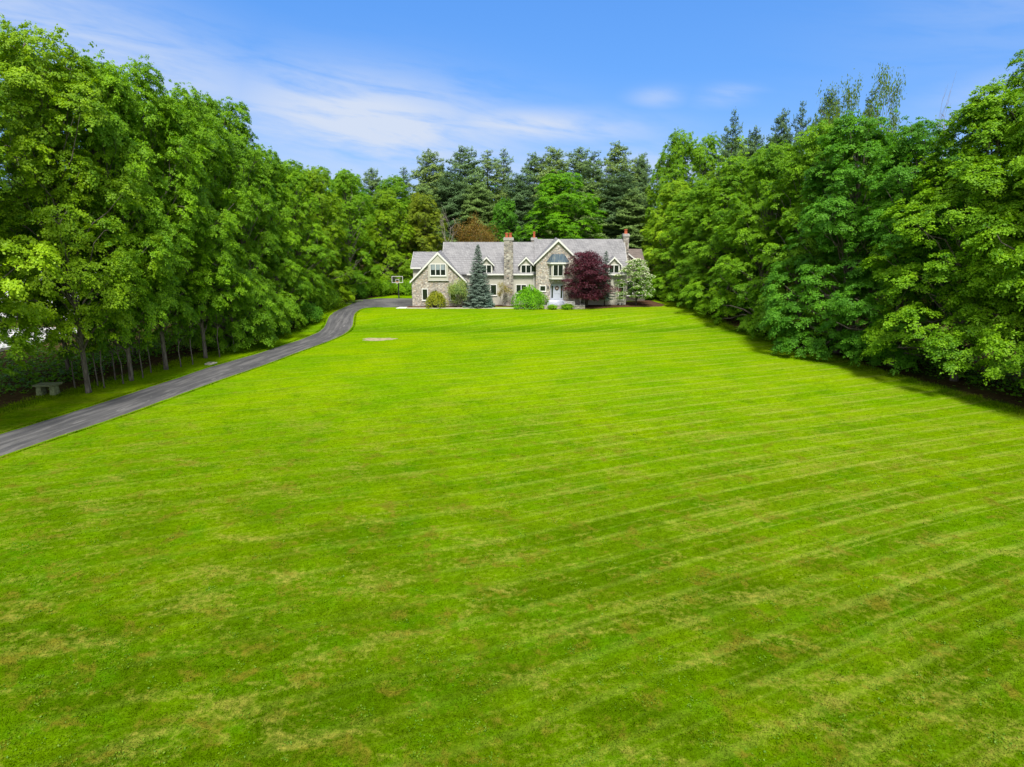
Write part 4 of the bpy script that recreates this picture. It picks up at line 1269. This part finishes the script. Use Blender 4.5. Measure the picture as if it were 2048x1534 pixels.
# ornamental trees and shrubs
def layered(seed, H, R, z0, n, leaf, lm, nleaf, tr, extra=None, flat=0.16, taper=0.9):
    rng = np.random.default_rng(seed)
    P, N, TN, PF, NF = [], [], [], [], []
    b = MB(); b.tube([(0, 0, -0.2), (0.08, 0.03, z0 * 0.6), (0.0, 0.1, H * 0.4), (0.05, 0, H * 0.8)], [tr * 1.2, tr, tr * 0.6, 0.03], 7)
    for i in range(n):
        t_ = (i + 0.5) / n
        rr = R * (math.sin(PI * (0.16 + 0.80 * t_)) ** 0.62) * rng.uniform(0.5, 1.2) * (1 if t_ < 0.6 else (1 - (t_ - 0.6) * taper))
        az = i * 2.4 + rng.uniform(-.5, .5)
        fr_ = rng.uniform(0.4, 1.05) * (1 + 0.18 * math.sin(3 * az + 1))
        c = np.array([math.cos(az) * rr * fr_ * 0.8, math.sin(az) * rr * fr_ * 0.8, z0 + t_ * (H - z0)])
        pr_ = R * rng.uniform(0.15, 0.34)
        b.tube(bend((0, 0, max(z0 * 0.6, c[2] * 0.65)), c, rng, 3, 0.1), [tr * 0.4, tr * 0.3, tr * 0.2, 0.015], 4, False)
        k = int(nleaf / n)
        th = rng.uniform(0, 2 * PI, k); q = np.sqrt(rng.random(k))
        pos = c + np.stack([np.cos(th) * q * pr_, np.sin(th) * q * pr_, -0.35 * pr_ * q * q + rng.normal(0, flat * pr_, k)], 1)
        P.append(pos); N.append(norm(np.array([0, 0, 1.0]) + rng.normal(0, 0.5, (k, 3)) + 0.5 * np.stack([np.cos(th), np.sin(th), 0 * th], 1)))
        TN.append(np.clip(0.45 + rng.normal(0, .15) + rng.normal(0, .2, k), 0, 1))
        if extra:
            sel = rng.random(k) < extra * (1.5 if t_ > 0.55 else 0.8)
            PF.append(pos[sel] + [0, 0, 0.06]); NF.append(norm(np.array([0, -0.35, 1.0]) + rng.normal(0, 0.3, (sel.sum(), 3))))
    P, N, TN = map(np.concatenate, (P, N, TN))
    V, F = leaves(rng, P, N, leaf)
    c = np_mesh('crown', V, F, M[lm], np.concatenate([TN, TN]))
    tk = b.build('trunk', M['bark_dark'], None, True)
    r = [('trunk', tk.data), ('crown', c.data)]
    bpy.data.objects.remove(c); bpy.data.objects.remove(tk)
    if extra:
        PF, NF = np.concatenate(PF), np.concatenate(NF)
        V, F = leaves(rng, PF, NF, 0.17, 1.0, 0.1)
        TF = rng.random(len(PF))
        c = np_mesh('flowers', V, F, M['petal'], np.concatenate([TF, TF]))
        r.append(('flowers', c.data)); bpy.data.objects.remove(c)
    return r
proto_raw('plum', 'purple_maple', 8.2, 4.6, layered(51, 8.2, 4.6, 1.6, 80, 0.16, 'plum', 24000, 0.2, flat=0.12))
proto_raw('dog', 'dogwood_tree', 8, 3.6, layered(52, 8, 3.6, 1.4, 60, 0.15, 'leaf', 13000, 0.13, extra=0.26, flat=0.08))

def mound(seed, H, R, strands, per, leaf, lm, name, hang=0.9, tr=0.08):
    """weeping shrub: strands arch up from the middle and hang down to the ground"""
    rng = np.random.default_rng(seed)
    P, N, TN = [], [], []
    b = MB(); b.tube([(0, 0, -0.2), (0.05, 0, H * 0.45), (0, 0.05, H * 0.8)], [tr * 1.3, tr, tr * 0.5], 6)
    for i in range(strands):
        az = rng.uniform(0, 2 * PI); rr = R * math.sqrt(rng.uniform(0.02, 1.0)) * (1 + 0.13 * math.sin(5 * az + 1) + 0.07 * math.sin(9 * az)); hh = H * (1 - 0.30 * (rr / R) ** 2.2) * rng.uniform(0.72, 1.06) * (1 + 0.05 * math.sin(4 * az + rr * 3))
        hang_ = min(1.0, (0.15 + 1.1 * (rr / R) ** 1.5) * rng.uniform(0.8, 1.1))
        u_ = rng.uniform(0, 1, per)
        r_ = rr * (0.50 + 0.50 * np.sin(np.minimum(1, u_ * 1.5) * PI * 0.5)); z_ = hh * (1.02 - hang_ * u_ ** 1.9)
        a_ = az + rng.normal(0, 0.07, per)
        pos = np.stack([np.cos(a_) * r_, np.sin(a_) * r_, z_], 1) + rng.normal(0, 0.05, (per, 3))
        P.append(pos); N.append(norm(np.stack([np.cos(a_) * u_, np.sin(a_) * u_, 1.1 - u_ * 0.6], 1) + rng.normal(0, .4, (per, 3))))
        TN.append(np.clip(0.5 + rng.normal(0, 0.2) + rng.normal(0, .15, per), 0, 1))
        if i % 8 == 0:
            b.tube([(0, 0, H * 0.5), (math.cos(az) * rr * 0.5, math.sin(az) * rr * 0.5, hh * 0.93), (math.cos(az) * rr, math.sin(az) * rr, hh * (1 - hang_ * 0.4))], [0.03, 0.02, 0.01], 3, False)
    P, N, TN = map(np.concatenate, (P, N, TN))
    ok = P[:, 2] > 0.05
    P, N, TN = P[ok], N[ok], TN[ok]
    V, F = leaves(rng, P, N, leaf, 0.55)
    c = np_mesh('foliage', V, F, M[lm], np.concatenate([TN, TN]))
    tk = b.build('stem', M['bark'], None, True)
    r = [('stem', tk.data), ('foliage', c.data)]
    bpy.data.objects.remove(c); bpy.data.objects.remove(tk)
    return r
proto_raw('weep', 'weeping_shrub', 3.4, 2.8, mound(61, 3.4, 2.8, 230, 60, 0.17, 'leaf', 'weeping_shrub'))
proto_raw('goldy', 'weeping_shrub', 2.6, 1.8, mound(62, 2.6, 1.8, 120, 60, 0.15, 'gold', 'weeping_shrub', 0.8))

def bush(seed, H, R, n, leaf, lm, bm_='bark', loose=0.12, stems=10, lift=0.0):
    rng = np.random.default_rng(seed)
    b = MB(); P, N, TN = [], [], []
    for i in range(stems):
        az = i * 2.4; rr = R * rng.uniform(0.2, 0.8)
        tip = np.array([math.cos(az) * rr, math.sin(az) * rr, H * rng.uniform(0.55, 0.98)])
        b.tube(bend((0.05 * math.cos(az), 0.05 * math.sin(az), -0.1), tip, rng, 3, 0.12), [0.035, 0.028, 0.02, 0.008], 4, False)
    m_ = 26
    for i in range(m_):
        d = norm(rng.normal(size=(1, 3)))[0]; d[2] = abs(d[2]) if rng.random() < 0.75 else d[2]
        c = np.array([d[0] * R * 0.66, d[1] * R * 0.66, H * (0.5 + lift) + d[2] * H * (0.36 - lift * 0.5)])
        k = n // m_; s = R * 0.33
        pos = c + rng.normal(0, 1, (k, 3)) * [s * 0.55, s * 0.55, s * 0.42] + d * s * 0.2
        P.append(pos); N.append(norm(pos - [0, 0, H * 0.35] + [0, 0, H * 0.4] + rng.normal(0, 0.5 * R, (k, 3))))
        TN.append(np.clip(0.5 + rng.normal(0, .14) + rng.normal(0, .17, k), 0, 1))
    P, N, TN = map(np.concatenate, (P, N, TN))
    ok = P[:, 2] > 0.03
    P, N, TN = P[ok], N[ok], TN[ok]
    V, F = leaves(rng, P, N, leaf)
    c = np_mesh('foliage', V, F, M[lm], np.concatenate([TN, TN]))
    tk = b.build('stem', M[bm_], None, True)
    r = [('stem', tk.data), ('foliage', c.data)]
    bpy.data.objects.remove(c); bpy.data.objects.remove(tk)
    return r
proto_raw('bushA', 'shrub', 3.2, 2.0, bush(71, 3.2, 2.0, 4200, 0.15, 'leaf', lift=0.1))
proto_raw('bushL', 'shrub', 3.0, 2.6, bush(72, 3.0, 2.6, 9000, 0.2, 'leaf'))
proto_raw('brown', 'brown_shrub', 4.2, 1.3, branchy(73, 3.9, 0.45, 6, 'leaf', 2600, 0.10, 'bark', 0.06, 0.35, 0.9))
refit('brown')
proto_raw('small', 'low_plant', 0.9, 0.7, bush(74, 0.9, 0.7, 2600, 0.11, 'leaf', stems=5))


# colours that shift a tree's leaves
MID = (1, 1, 1); YEL = (1.32, 1.10, 0.8); DEEP = (0.62, 0.84, 2.0); BRT = (1.12, 1.08, 0.9); PALE = (1.7, 1.35, 1.9); DARK = (0.6, 0.68, 0.9)
BRONZE = (1.3, 0.42, 4.0); OLIVE = (1.35, 0.88, 2.5)

def px_to_x(px, y, zc=0.0):
    return (px - 1024) / F_PX * (y * math.cos(PITCH) + (CAM_H - zc) * math.sin(PITCH))
def top_to_h(px, py, y):
    """height above the terrain of a top seen at py, standing at depth y"""
    v_ = (767 - py) / F_PX
    return CAM_H + y * math.tan(math.atan(v_) - PITCH)
TREES = [
    # key, x, y, top z, radius, turn, colour, label, group
#T0
 ('mA', -42.5, 50.0, 32.9, 8, 0.84, YEL, 'yellow-green maple with a bare lower trunk, first from the left beside the driveway', 'front row of trees left of the driveway'),
 ('mB', -39.4, 61.4, 29.4, 7, 5.32, YEL, 'yellow-green maple with a bare lower trunk, second from the left beside the driveway', 'front row of trees left of the driveway'),
 ('mA', -37.9, 66.0, 28.7, 5.5, 4.80, BRT, 'bright green maple with a bare lower trunk, third from the left beside the driveway', 'front row of trees left of the driveway'),
 ('mB', -36.9, 71.0, 28.8, 6.3, 1.60, BRT, 'bright green maple with a bare lower trunk, fourth from the left beside the driveway', 'front row of trees left of the driveway'),
 ('mA', -35.3, 77.0, 27.8, 6, 3.11, BRT, 'bright green maple with a bare lower trunk, fifth from the left beside the driveway', 'front row of trees left of the driveway'),
 ('mC', -35.4, 83.0, 27.7, 5.6, 2.82, MID, 'mid green maple leafy to the ground, sixth from the left beside the driveway', 'front row of trees left of the driveway'),
 ('mD', -34.6, 89.0, 28.1, 5.4, 4.09, MID, 'mid green maple leafy to the ground, seventh from the left beside the driveway', 'front row of trees left of the driveway'),
 ('mC', -33.4, 96.0, 23.2, 5.0, 4.95, BRT, 'bright green maple leafy to the ground, eighth from the left beside the driveway', 'front row of trees left of the driveway'),
 ('tA', -32.2, 104.0, 22.3, 5.2, 0.59, BRT, 'bright green fine-leaved tree, ninth from the left beside the driveway', 'front row of trees left of the driveway'),
 ('mD', -31.2, 113.0, 21.6, 5.0, 0.18, YEL, 'yellow-green maple leafy to the ground, tenth from the left beside the driveway', 'front row of trees left of the driveway'),
 ('tA', -28.6, 122.0, 22.1, 5.0, 5.25, BRT, 'bright green fine-leaved tree, eleventh from the left beside the driveway', 'front row of trees left of the driveway'),
 ('mC', -23.4, 131.5, 19.0, 5.0, 2.72, YEL, 'yellow-green maple leafy to the ground, twelfth from the left beside the driveway', 'front row of trees left of the driveway'),
 ('mB', -49.0, 60.0, 34.5, 6.5, 4.79, DEEP, 'deep green tree behind the driveway row, first from the left', 'second row of trees left of the driveway'),
 ('mA', -46.0, 69.0, 31.2, 6, 0.01, MID, 'mid green tree behind the driveway row, second from the left', 'second row of trees left of the driveway'),
 ('mB', -44.0, 78.0, 29.7, 6, 2.80, YEL, 'yellow-green tree behind the driveway row, third from the left', 'second row of trees left of the driveway'),
 ('mA', -43.0, 87.0, 28.9, 6, 4.53, MID, 'mid green tree behind the driveway row, fourth from the left', 'second row of trees left of the driveway'),
 ('tA', -41.0, 96.0, 29.1, 5.5, 1.44, MID, 'mid green tree behind the driveway row, fifth from the left', 'second row of trees left of the driveway'),
 ('mB', -39.0, 105.0, 24.6, 6, 5.94, BRT, 'bright green tree behind the driveway row, sixth from the left', 'second row of trees left of the driveway'),
 ('mA', -37.0, 115.0, 22.9, 6, 5.66, MID, 'mid green tree behind the driveway row, seventh from the left', 'second row of trees left of the driveway'),
 ('tA', -34.0, 126.0, 22.8, 5.5, 0.19, MID, 'mid green tree behind the driveway row, eighth from the left', 'second row of trees left of the driveway'),
 ('mD', -31.0, 135.0, 22.0, 6, 0.16, BRT, 'bright green tree behind the driveway row, ninth from the left', 'second row of trees left of the driveway'),
 ('mC', -24.0, 141.0, 21.8, 6, 3.40, MID, 'mid green tree behind the driveway row, tenth from the left', 'second row of trees left of the driveway'),
 ('mD', -17.0, 137.0, 18.2, 5.2, 5.90, OLIVE, 'olive tree behind the driveway row, eleventh from the left', 'second row of trees left of the driveway'),
 ('mB', -58.0, 58.0, 29.4, 7, 2.39, MID, 'mid green tree deep in the left wood, first counting away from the camera', 'trees deep in the left wood'),
 ('mA', -52.0, 98.0, 27.2, 7, 1.36, DEEP, 'deep green tree deep in the left wood, second counting away from the camera', 'trees deep in the left wood'),
 ('mB', -49.0, 112.0, 24.5, 7, 2.65, MID, 'mid green tree deep in the left wood, third counting away from the camera', 'trees deep in the left wood'),
 ('mA', -46.0, 126.0, 23.2, 7, 0.18, DEEP, 'deep green tree deep in the left wood, fourth counting away from the camera', 'trees deep in the left wood'),
 ('mB', -42.0, 140.0, 22.7, 7, 1.39, MID, 'mid green tree deep in the left wood, fifth counting away from the camera', 'trees deep in the left wood'),
 ('mA', -35.0, 150.0, 22.3, 7, 2.75, DEEP, 'deep green tree deep in the left wood, sixth counting away from the camera', 'trees deep in the left wood'),
 ('mC', 30.0, 131.0, 20.7, 5.5, 3.11, PALE, 'pale green maple beside the lawn, first to the right of the house', 'front row of trees along the right side of the lawn'),
 ('mD', 30.5, 121.0, 18.7, 6.2, 1.46, BRT, 'bright green maple beside the lawn, second to the right of the house', 'front row of trees along the right side of the lawn'),
 ('mC', 31.5, 112.0, 19.9, 6, 1.45, MID, 'mid green maple beside the lawn, third to the right of the house', 'front row of trees along the right side of the lawn'),
 ('mD', 32.8, 104.0, 22.8, 6.2, 1.37, BRT, 'bright green maple beside the lawn, fourth to the right of the house', 'front row of trees along the right side of the lawn'),
 ('mC', 35.0, 96.0, 23.8, 6.6, 2.89, MID, 'mid green maple beside the lawn, fifth to the right of the house', 'front row of trees along the right side of the lawn'),
 ('mD', 37.5, 88.0, 25.3, 7, 1.82, MID, 'mid green maple beside the lawn, sixth to the right of the house', 'front row of trees along the right side of the lawn'),
 ('mC', 38.8, 80.0, 25.5, 7.5, 0.13, DEEP, 'deep green maple beside the lawn, seventh to the right of the house', 'front row of trees along the right side of the lawn'),
 ('mD', 41.5, 73.0, 23.8, 7, 5.26, DEEP, 'deep green maple beside the lawn, eighth to the right of the house', 'front row of trees along the right side of the lawn'),
 ('mE', 44.0, 66.0, 25.9, 8, 3.49, BRT, 'bright green maple beside the lawn, ninth to the right of the house', 'front row of trees along the right side of the lawn'),
 ('mE', 48.0, 58.5, 32.3, 8, 4.03, BRT, 'bright green maple beside the lawn, tenth to the right of the house', 'front row of trees along the right side of the lawn'),
 ('mE', 50.0, 50.0, 31.2, 8, 1.17, BRT, 'bright green maple beside the lawn, eleventh to the right of the house', 'front row of trees along the right side of the lawn'),
 ('tA', 31.0, 143.0, 26.2, 5, 6.23, YEL, 'yellow-green tree rising behind the right lawn row, first from the house', 'second row of trees along the right side of the lawn'),
 ('mB', 32.4, 139.0, 29.9, 5.6, 5.40, BRT, 'bright green tree rising behind the right lawn row, second from the house', 'second row of trees along the right side of the lawn'),
 ('mB', 36.0, 134.0, 28.6, 6, 0.76, BRT, 'bright green tree rising behind the right lawn row, third from the house', 'second row of trees along the right side of the lawn'),
 ('tA', 38.5, 122.0, 27.4, 6, 2.09, YEL, 'yellow-green tree rising behind the right lawn row, fourth from the house', 'second row of trees along the right side of the lawn'),
 ('mA', 41.0, 111.0, 26.3, 6, 4.53, MID, 'mid green tree rising behind the right lawn row, fifth from the house', 'second row of trees along the right side of the lawn'),
 ('mB', 43.5, 100.0, 25.8, 6, 4.47, BRT, 'bright green tree rising behind the right lawn row, sixth from the house', 'second row of trees along the right side of the lawn'),
 ('mA', 46.5, 88.0, 24.5, 6, 5.88, MID, 'mid green tree rising behind the right lawn row, seventh from the house', 'second row of trees along the right side of the lawn'),
 ('mB', 48.5, 78.0, 22.1, 6, 2.65, DEEP, 'deep green tree rising behind the right lawn row, eighth from the house', 'second row of trees along the right side of the lawn'),
 ('mA', 50.0, 66.0, 33.2, 6.5, 5.21, BRT, 'bright green tree rising behind the right lawn row, ninth from the house', 'second row of trees along the right side of the lawn'),
 ('mB', 53.0, 58.0, 32.5, 7, 4.21, BRT, 'bright green tree rising behind the right lawn row, tenth from the house', 'second row of trees along the right side of the lawn'),
 ('pC', 34.2, 112.0, 30.2, 3.4, 1.91, DARK, 'dark pine top above the right trees, first from the left', 'pines rising behind the right trees'),
 ('pB', 39.1, 116.0, 28.5, 3.6, 3.69, DARK, 'dark pine top above the right trees, second from the left', 'pines rising behind the right trees'),
 ('pB', 40.2, 108.0, 30.0, 3.6, 5.54, DARK, 'dark pine top above the right trees, third from the left', 'pines rising behind the right trees'),
 ('pC', 42.3, 106.0, 30.6, 3.0, 5.31, DARK, 'dark pine top above the right trees, fourth from the left', 'pines rising behind the right trees'),
 ('pB', 43.7, 100.0, 31.6, 3.6, 3.17, DARK, 'dark pine top above the right trees, fifth from the left', 'pines rising behind the right trees'),
 ('pC', 47.2, 96.0, 30.6, 3.2, 3.70, DARK, 'dark pine top above the right trees, sixth from the left', 'pines rising behind the right trees'),
 ('sparse', 45.4, 90.0, 33.1, 10.5, 0.22, (0.75, 0.62, 1.6), 'tall sparse oak with open twisted top above the right trees', ''),
 ('bare', 48.4, 84.0, 30.3, 4.5, 1.52, MID, 'dead bare tree with forked grey limbs above the right trees', ''),
 ('pA', -33.0, 168.0, 24.9, 4.32, 5.01, MID, 'tall blue-green pine behind the house, first from the left', 'tall pines behind the house'),
 ('pC', -24.8, 163.0, 24.9, 5.4, 2.60, (0.85,0.9,1.0), 'tall blue-green pine behind the house, second from the left', 'tall pines behind the house'),
 ('pB', -18.3, 158.0, 28.6, 6.75, 1.09, (1.25,1.15,1.0), 'tall blue-green pine behind the house, third from the left', 'tall pines behind the house'),
 ('pB', -16.3, 166.0, 25.4, 6.075, 3.45, MID, 'tall blue-green pine behind the house, fourth from the left', 'tall pines behind the house'),
 ('pA', -10.5, 158.0, 28.8, 6.75, 4.42, (0.85,0.9,1.0), 'tall blue-green pine behind the house, fifth from the left', 'tall pines behind the house'),
 ('pC', -5.6, 164.0, 28.7, 6.75, 4.24, (1.25,1.15,1.0), 'tall blue-green pine behind the house, sixth from the left', 'tall pines behind the house'),
 ('pC', -2.0, 170.0, 29.5, 5.670000000000001, 2.35, MID, 'tall blue-green pine behind the house, seventh from the left', 'tall pines behind the house'),
 ('pB', 5.2, 162.0, 28.2, 6.48, 2.76, (0.85,0.9,1.0), 'tall blue-green pine behind the house, eighth from the left', 'tall pines behind the house'),
 ('pA', 9.2, 160.0, 28.9, 6.75, 3.19, (1.25,1.15,1.0), 'tall blue-green pine behind the house, ninth from the left', 'tall pines behind the house'),
 ('pA', 15.7, 166.0, 29.3, 6.48, 4.89, MID, 'tall blue-green pine behind the house, tenth from the left', 'tall pines behind the house'),
 ('pC', 18.1, 158.0, 28.0, 6.75, 3.27, (0.85,0.9,1.0), 'tall blue-green pine behind the house, eleventh from the left', 'tall pines behind the house'),
 ('pB', 23.7, 160.0, 30.4, 7.0200000000000005, 2.47, (1.25,1.15,1.0), 'tall blue-green pine behind the house, twelfth from the left', 'tall pines behind the house'),
 ('pB', 30.0, 168.0, 27.2, 5.670000000000001, 3.08, MID, 'tall blue-green pine behind the house, thirteenth from the left', 'tall pines behind the house'),
 ('pA', 29.8, 164.0, 27.9, 4.050000000000001, 0.19, (0.85,0.9,1.0), 'tall blue-green pine behind the house, fourteenth from the left', 'tall pines behind the house'),
 ('pB', -18.9, 149.0, 20.7, 6.5, 0.27, (1.1,1.1,1.0), 'lower dense pine close behind the house, first from the left', 'lower pines close behind the house'),
 ('pA', -13.2, 152.0, 23.1, 6.5, 4.42, DARK, 'lower dense pine close behind the house, second from the left', 'lower pines close behind the house'),
 ('pB', -7.2, 150.0, 21.5, 6.5, 6.17, (1.1,1.1,1.0), 'lower dense pine close behind the house, third from the left', 'lower pines close behind the house'),
 ('pA', 1.8, 153.0, 22.9, 6.5, 3.73, DARK, 'lower dense pine close behind the house, fourth from the left', 'lower pines close behind the house'),
 ('pB', 17.2, 151.0, 22.0, 6.5, 2.47, (1.1,1.1,1.0), 'lower dense pine close behind the house, fifth from the left', 'lower pines close behind the house'),
 ('pA', 23.1, 150.0, 23.2, 7.15, 1.07, DARK, 'lower dense pine close behind the house, sixth from the left', 'lower pines close behind the house'),
 ('pB', 25.3, 146.0, 19.8, 6.5, 3.15, (1.1,1.1,1.0), 'lower dense pine close behind the house, seventh from the left', 'lower pines close behind the house'),
 ('mD', 9.9, 139.0, 22.4, 9.2, 6.17, (0.95,1.1,1.0), 'broad bright green maple rising behind the slate roof', ''),
 ('mA', -1.5, 143.0, 17.8, 3.8, 4.84, DEEP, 'small deep green tree behind the big chimney', ''),
 ('bronze', -6.2, 136.0, 16.1, 4.6, 3.39, BRONZE, 'bronze brown leafing tree behind the roof left of the big chimney', ''),
 ('bare', -11.8, 134.0, 16.9, 4.0, 5.40, MID, 'pale bare tree behind the left end of the slate roof', ''),
 ('tA', -19.1, 141.0, 18.7, 4.6, 1.46, OLIVE, 'olive and yellow tree just left of the main roof', ''),
 ('sap', -41.5, 62.8, 7.5, 1.5, 3.23, DARK, 'thin pale sapling at the dark wood edge, first from the left', 'thin saplings along the left verge'),
 ('sap', -39.9, 63.7, 8.7, 1.5, 5.98, DARK, 'thin pale sapling at the dark wood edge, second from the left', 'thin saplings along the left verge'),
 ('sap', -38.9, 63.1, 9.9, 1.5, 3.63, DARK, 'thin pale sapling at the dark wood edge, third from the left', 'thin saplings along the left verge'),
 ('sap', -39.4, 65.9, 7.5, 1.5, 2.88, DARK, 'thin pale sapling at the dark wood edge, fourth from the left', 'thin saplings along the left verge'),
 ('sap', -38.0, 64.7, 8.7, 1.5, 1.69, DARK, 'thin pale sapling at the dark wood edge, fifth from the left', 'thin saplings along the left verge'),
 ('sap', -38.8, 68.0, 9.9, 1.5, 3.44, DARK, 'thin pale sapling at the dark wood edge, sixth from the left', 'thin saplings along the left verge'),
 ('sap', -37.4, 67.2, 7.5, 1.5, 6.01, DARK, 'thin pale sapling at the dark wood edge, seventh from the left', 'thin saplings along the left verge'),
 ('sap', -37.7, 69.4, 8.7, 1.5, 0.04, DARK, 'thin pale sapling at the dark wood edge, eighth from the left', 'thin saplings along the left verge'),
 ('sap', -37.0, 71.3, 9.9, 1.5, 4.92, DARK, 'thin pale sapling at the dark wood edge, ninth from the left', 'thin saplings along the left verge'),
 ('sap', -35.9, 72.2, 7.5, 1.5, 5.15, DARK, 'thin pale sapling at the dark wood edge, tenth from the left', 'thin saplings along the left verge'),
 ('sap', -35.2, 73.5, 8.7, 1.5, 5.57, DARK, 'thin pale sapling at the dark wood edge, eleventh from the left', 'thin saplings along the left verge'),
 ('sap', -33.9, 77.5, 9.9, 1.5, 4.65, DARK, 'thin pale sapling at the dark wood edge, twelfth from the left', 'thin saplings along the left verge'),
 ('sap', -33.3, 80.4, 7.5, 1.5, 5.08, DARK, 'thin pale sapling at the dark wood edge, thirteenth from the left', 'thin saplings along the left verge'),
#T1
]
for (key, x, y, zt, r, rot, col, label, grp) in TREES:
    plant(key, x, y, zt - Z(x, y), r, rot, col, label, 'tree', grp)

# plants around the house
plant('bs', -5.45, 110.9, 10.15, 2.5, 0.4, MID, 'tall blue-grey spruce in front of the house left of the big chimney', 'tree')
plant('bt', 15.15, 111.6, 9.2, 1.6, 1.4, (0.75, 0.85, 0.8), 'slim green spruce in front of the house right of the purple maple', 'tree')
plant('bs', -4.0, 110.4, 3.3, 1.25, 2.0, (0.9, 1.1, 1.1), 'small blue spruce at the foot of the tall one', 'tree')
plant('plum', 12.0, 110.6, 8.9, 5.6, 0.3, MID, 'dark purple maple in front of the house beside the front door', 'tree')
plant('dog', 20.4, 112.2, 7.7, 3.8, 0.9, (0.9, 0.95, 1.2), 'white flowering dogwood at the right corner of the house', 'tree')
plant('weep', 2.8, 109.95, 3.35, 2.85, 0.0, (1.0, 1.2, 0.9), 'large bright green weeping shrub between chimney and front door', 'shrub')
plant('goldy', -12.2, 110.2, 2.55, 1.85, 0.0, MID, 'golden green mounded shrub under the garage gable', 'shrub')
plant('bushA', -8.6, 110.3, 4.2, 1.75, 0.5, (1.6, 1.05, 14.0), 'pale variegated upright shrub left of the tall blue spruce', 'shrub')
plant('brown', -1.4, 110.9, 4.3, 1.3, 0.5, (2.0, 0.8, 2.2), 'thin brownish twiggy shrub at the foot of the big chimney', 'shrub')
for k, (x_, s_, lab) in enumerate(((4.75, 0.36, 'smallest low plant in front of the terrace wall at its left end'), (6.4, 0.66, 'low green plant in front of the terrace wall below the steps'), (8.8, 0.78, 'widest low green plant in front of the terrace wall below the bench'))):
    plant('small', x_, 108.15, 0.62 + 0.1 * k, s_ * 1.25, k * 1.1, (1.2, 1.15, 1.0), lab, 'plant', 'low plants in front of the terrace wall')

# shrubs at the foot of the woods
SHRUBS = [(-24.5, 127.2, 3.0, 2.6, 'BRT', 'round green bush behind the basketball hoop, left of its post'), (-20.0, 128.0, 2.6, 2.4, 'BRT', 'green bush straight behind the basketball hoop post'),
          (-27.8, 121.5, 2.6, 2.2, 'DEEP', 'low dark bush where the driveway meets the parking court'), (-16.8, 129.5, 2.4, 2.2, 'MID', 'green bush between the hoop and the garage gable'),
          (-30.2, 99, 2.6, 2.4, 'DEEP', 'deep green bush beside the upper bend of the driveway'), (-29.6, 108, 3.4, 2.4, 'MID', 'leafy bush at the wood edge left of the driveway bend'),
          (-33.2, 92.5, 3.0, 2.5, 'DEEP', 'dark bush at the wood edge where the drive starts to climb'), (24.9, 121.0, 2.2, 2.4, 'DARK', 'dark low bush behind the dogwood'),
          (29.6, 118.5, 2.0, 2.6, 'DARK', 'dark low bush under the trees right of the house'), (-36.2, 84.0, 2.4, 2.2, 'DARK', 'dark bush under the driveway maples')]
for i, (x, y, h_, r_, cn, lab) in enumerate(SHRUBS):
    plant('bushL', x, y, h_, r_, i * 1.3, globals()[cn], lab, 'shrub', 'bushes at the foot of the woods')

# undergrowth deep in the woods: nobody could count it
rng = np.random.default_rng(9)
n = 60000
side = rng.random(n)
y = rng.uniform(30, 150, n)
d = rng.gamma(2.0, 5.0, n)
x = np.where(side < 0.5, np.interp(y, *XL) - 2.5 - d, np.interp(y, *XR) + 2.0 + d)
bk = side > 0.84
x = np.where(bk, rng.uniform(-35, 45, n), x); y = np.where(bk, 141 + rng.gamma(2, 5, n), y)
lump = 0.5 + 0.5 * np.sin(x * 0.9 + 2 * np.sin(y * 0.33)) * np.sin(y * 0.7 + 1.3 * np.sin(x * 0.5))
z = terrain(x, y) + rng.uniform(0.0, 1, n) ** 1.3 * (0.35 + 2.0 * lump)
V, F = leaves(rng, np.stack([x, y, z], 1), norm(rng.normal(0, .5, (n, 3)) + [0, 0, 1]), 0.34)
TN = np.clip(rng.normal(0.35, 0.15, n), 0, 1)
o = np_mesh('undergrowth', V, F, M['leaf'], np.concatenate([TN, TN]))
o.color = (0.75, 0.85, 0.9, 1)
tag(o, 'leafy undergrowth on the dark wood floor under the trees', 'undergrowth', kind='stuff')

# far woodland closing the view behind all rows
n = 90000
k = rng.integers(0, 3, n)
a_ = rng.uniform(0, 1, n)
x = np.where(k == 0, -118 + rng.normal(0, 4, n), np.where(k == 1, 88 + rng.normal(0, 5, n), -115 + 210 * a_))
y = np.where(k == 2, 200 + rng.normal(0, 4, n), 20 + 180 * a_)
hh = 17 + 3.0 * np.sin(x * 0.15 + y * 0.11) + 2.0 * np.sin(x * 0.41 - y * 0.37)
u_ = rng.uniform(0, 1, n)
z = terrain(x, y) + u_ ** 0.8 * hh
V, F = leaves(rng, np.stack([x, y, z], 1), norm(rng.normal(0, .6, (n, 3)) + [0, 0, 1]), 1.25)
TN = np.clip(rng.normal(0.4, 0.2, n), 0, 1)
o = np_mesh('far_woodland', V, F, M['leaf'], np.concatenate([TN, TN]))
o.color = (0.8, 0.9, 1.0, 1)
tag(o, 'distant green woodland behind all the trees', 'woodland', kind='stuff')
print('tris', sum(len(o.data.polygons) for o in C.objects if o.type == 'MESH'), 'objects', len(C.objects))
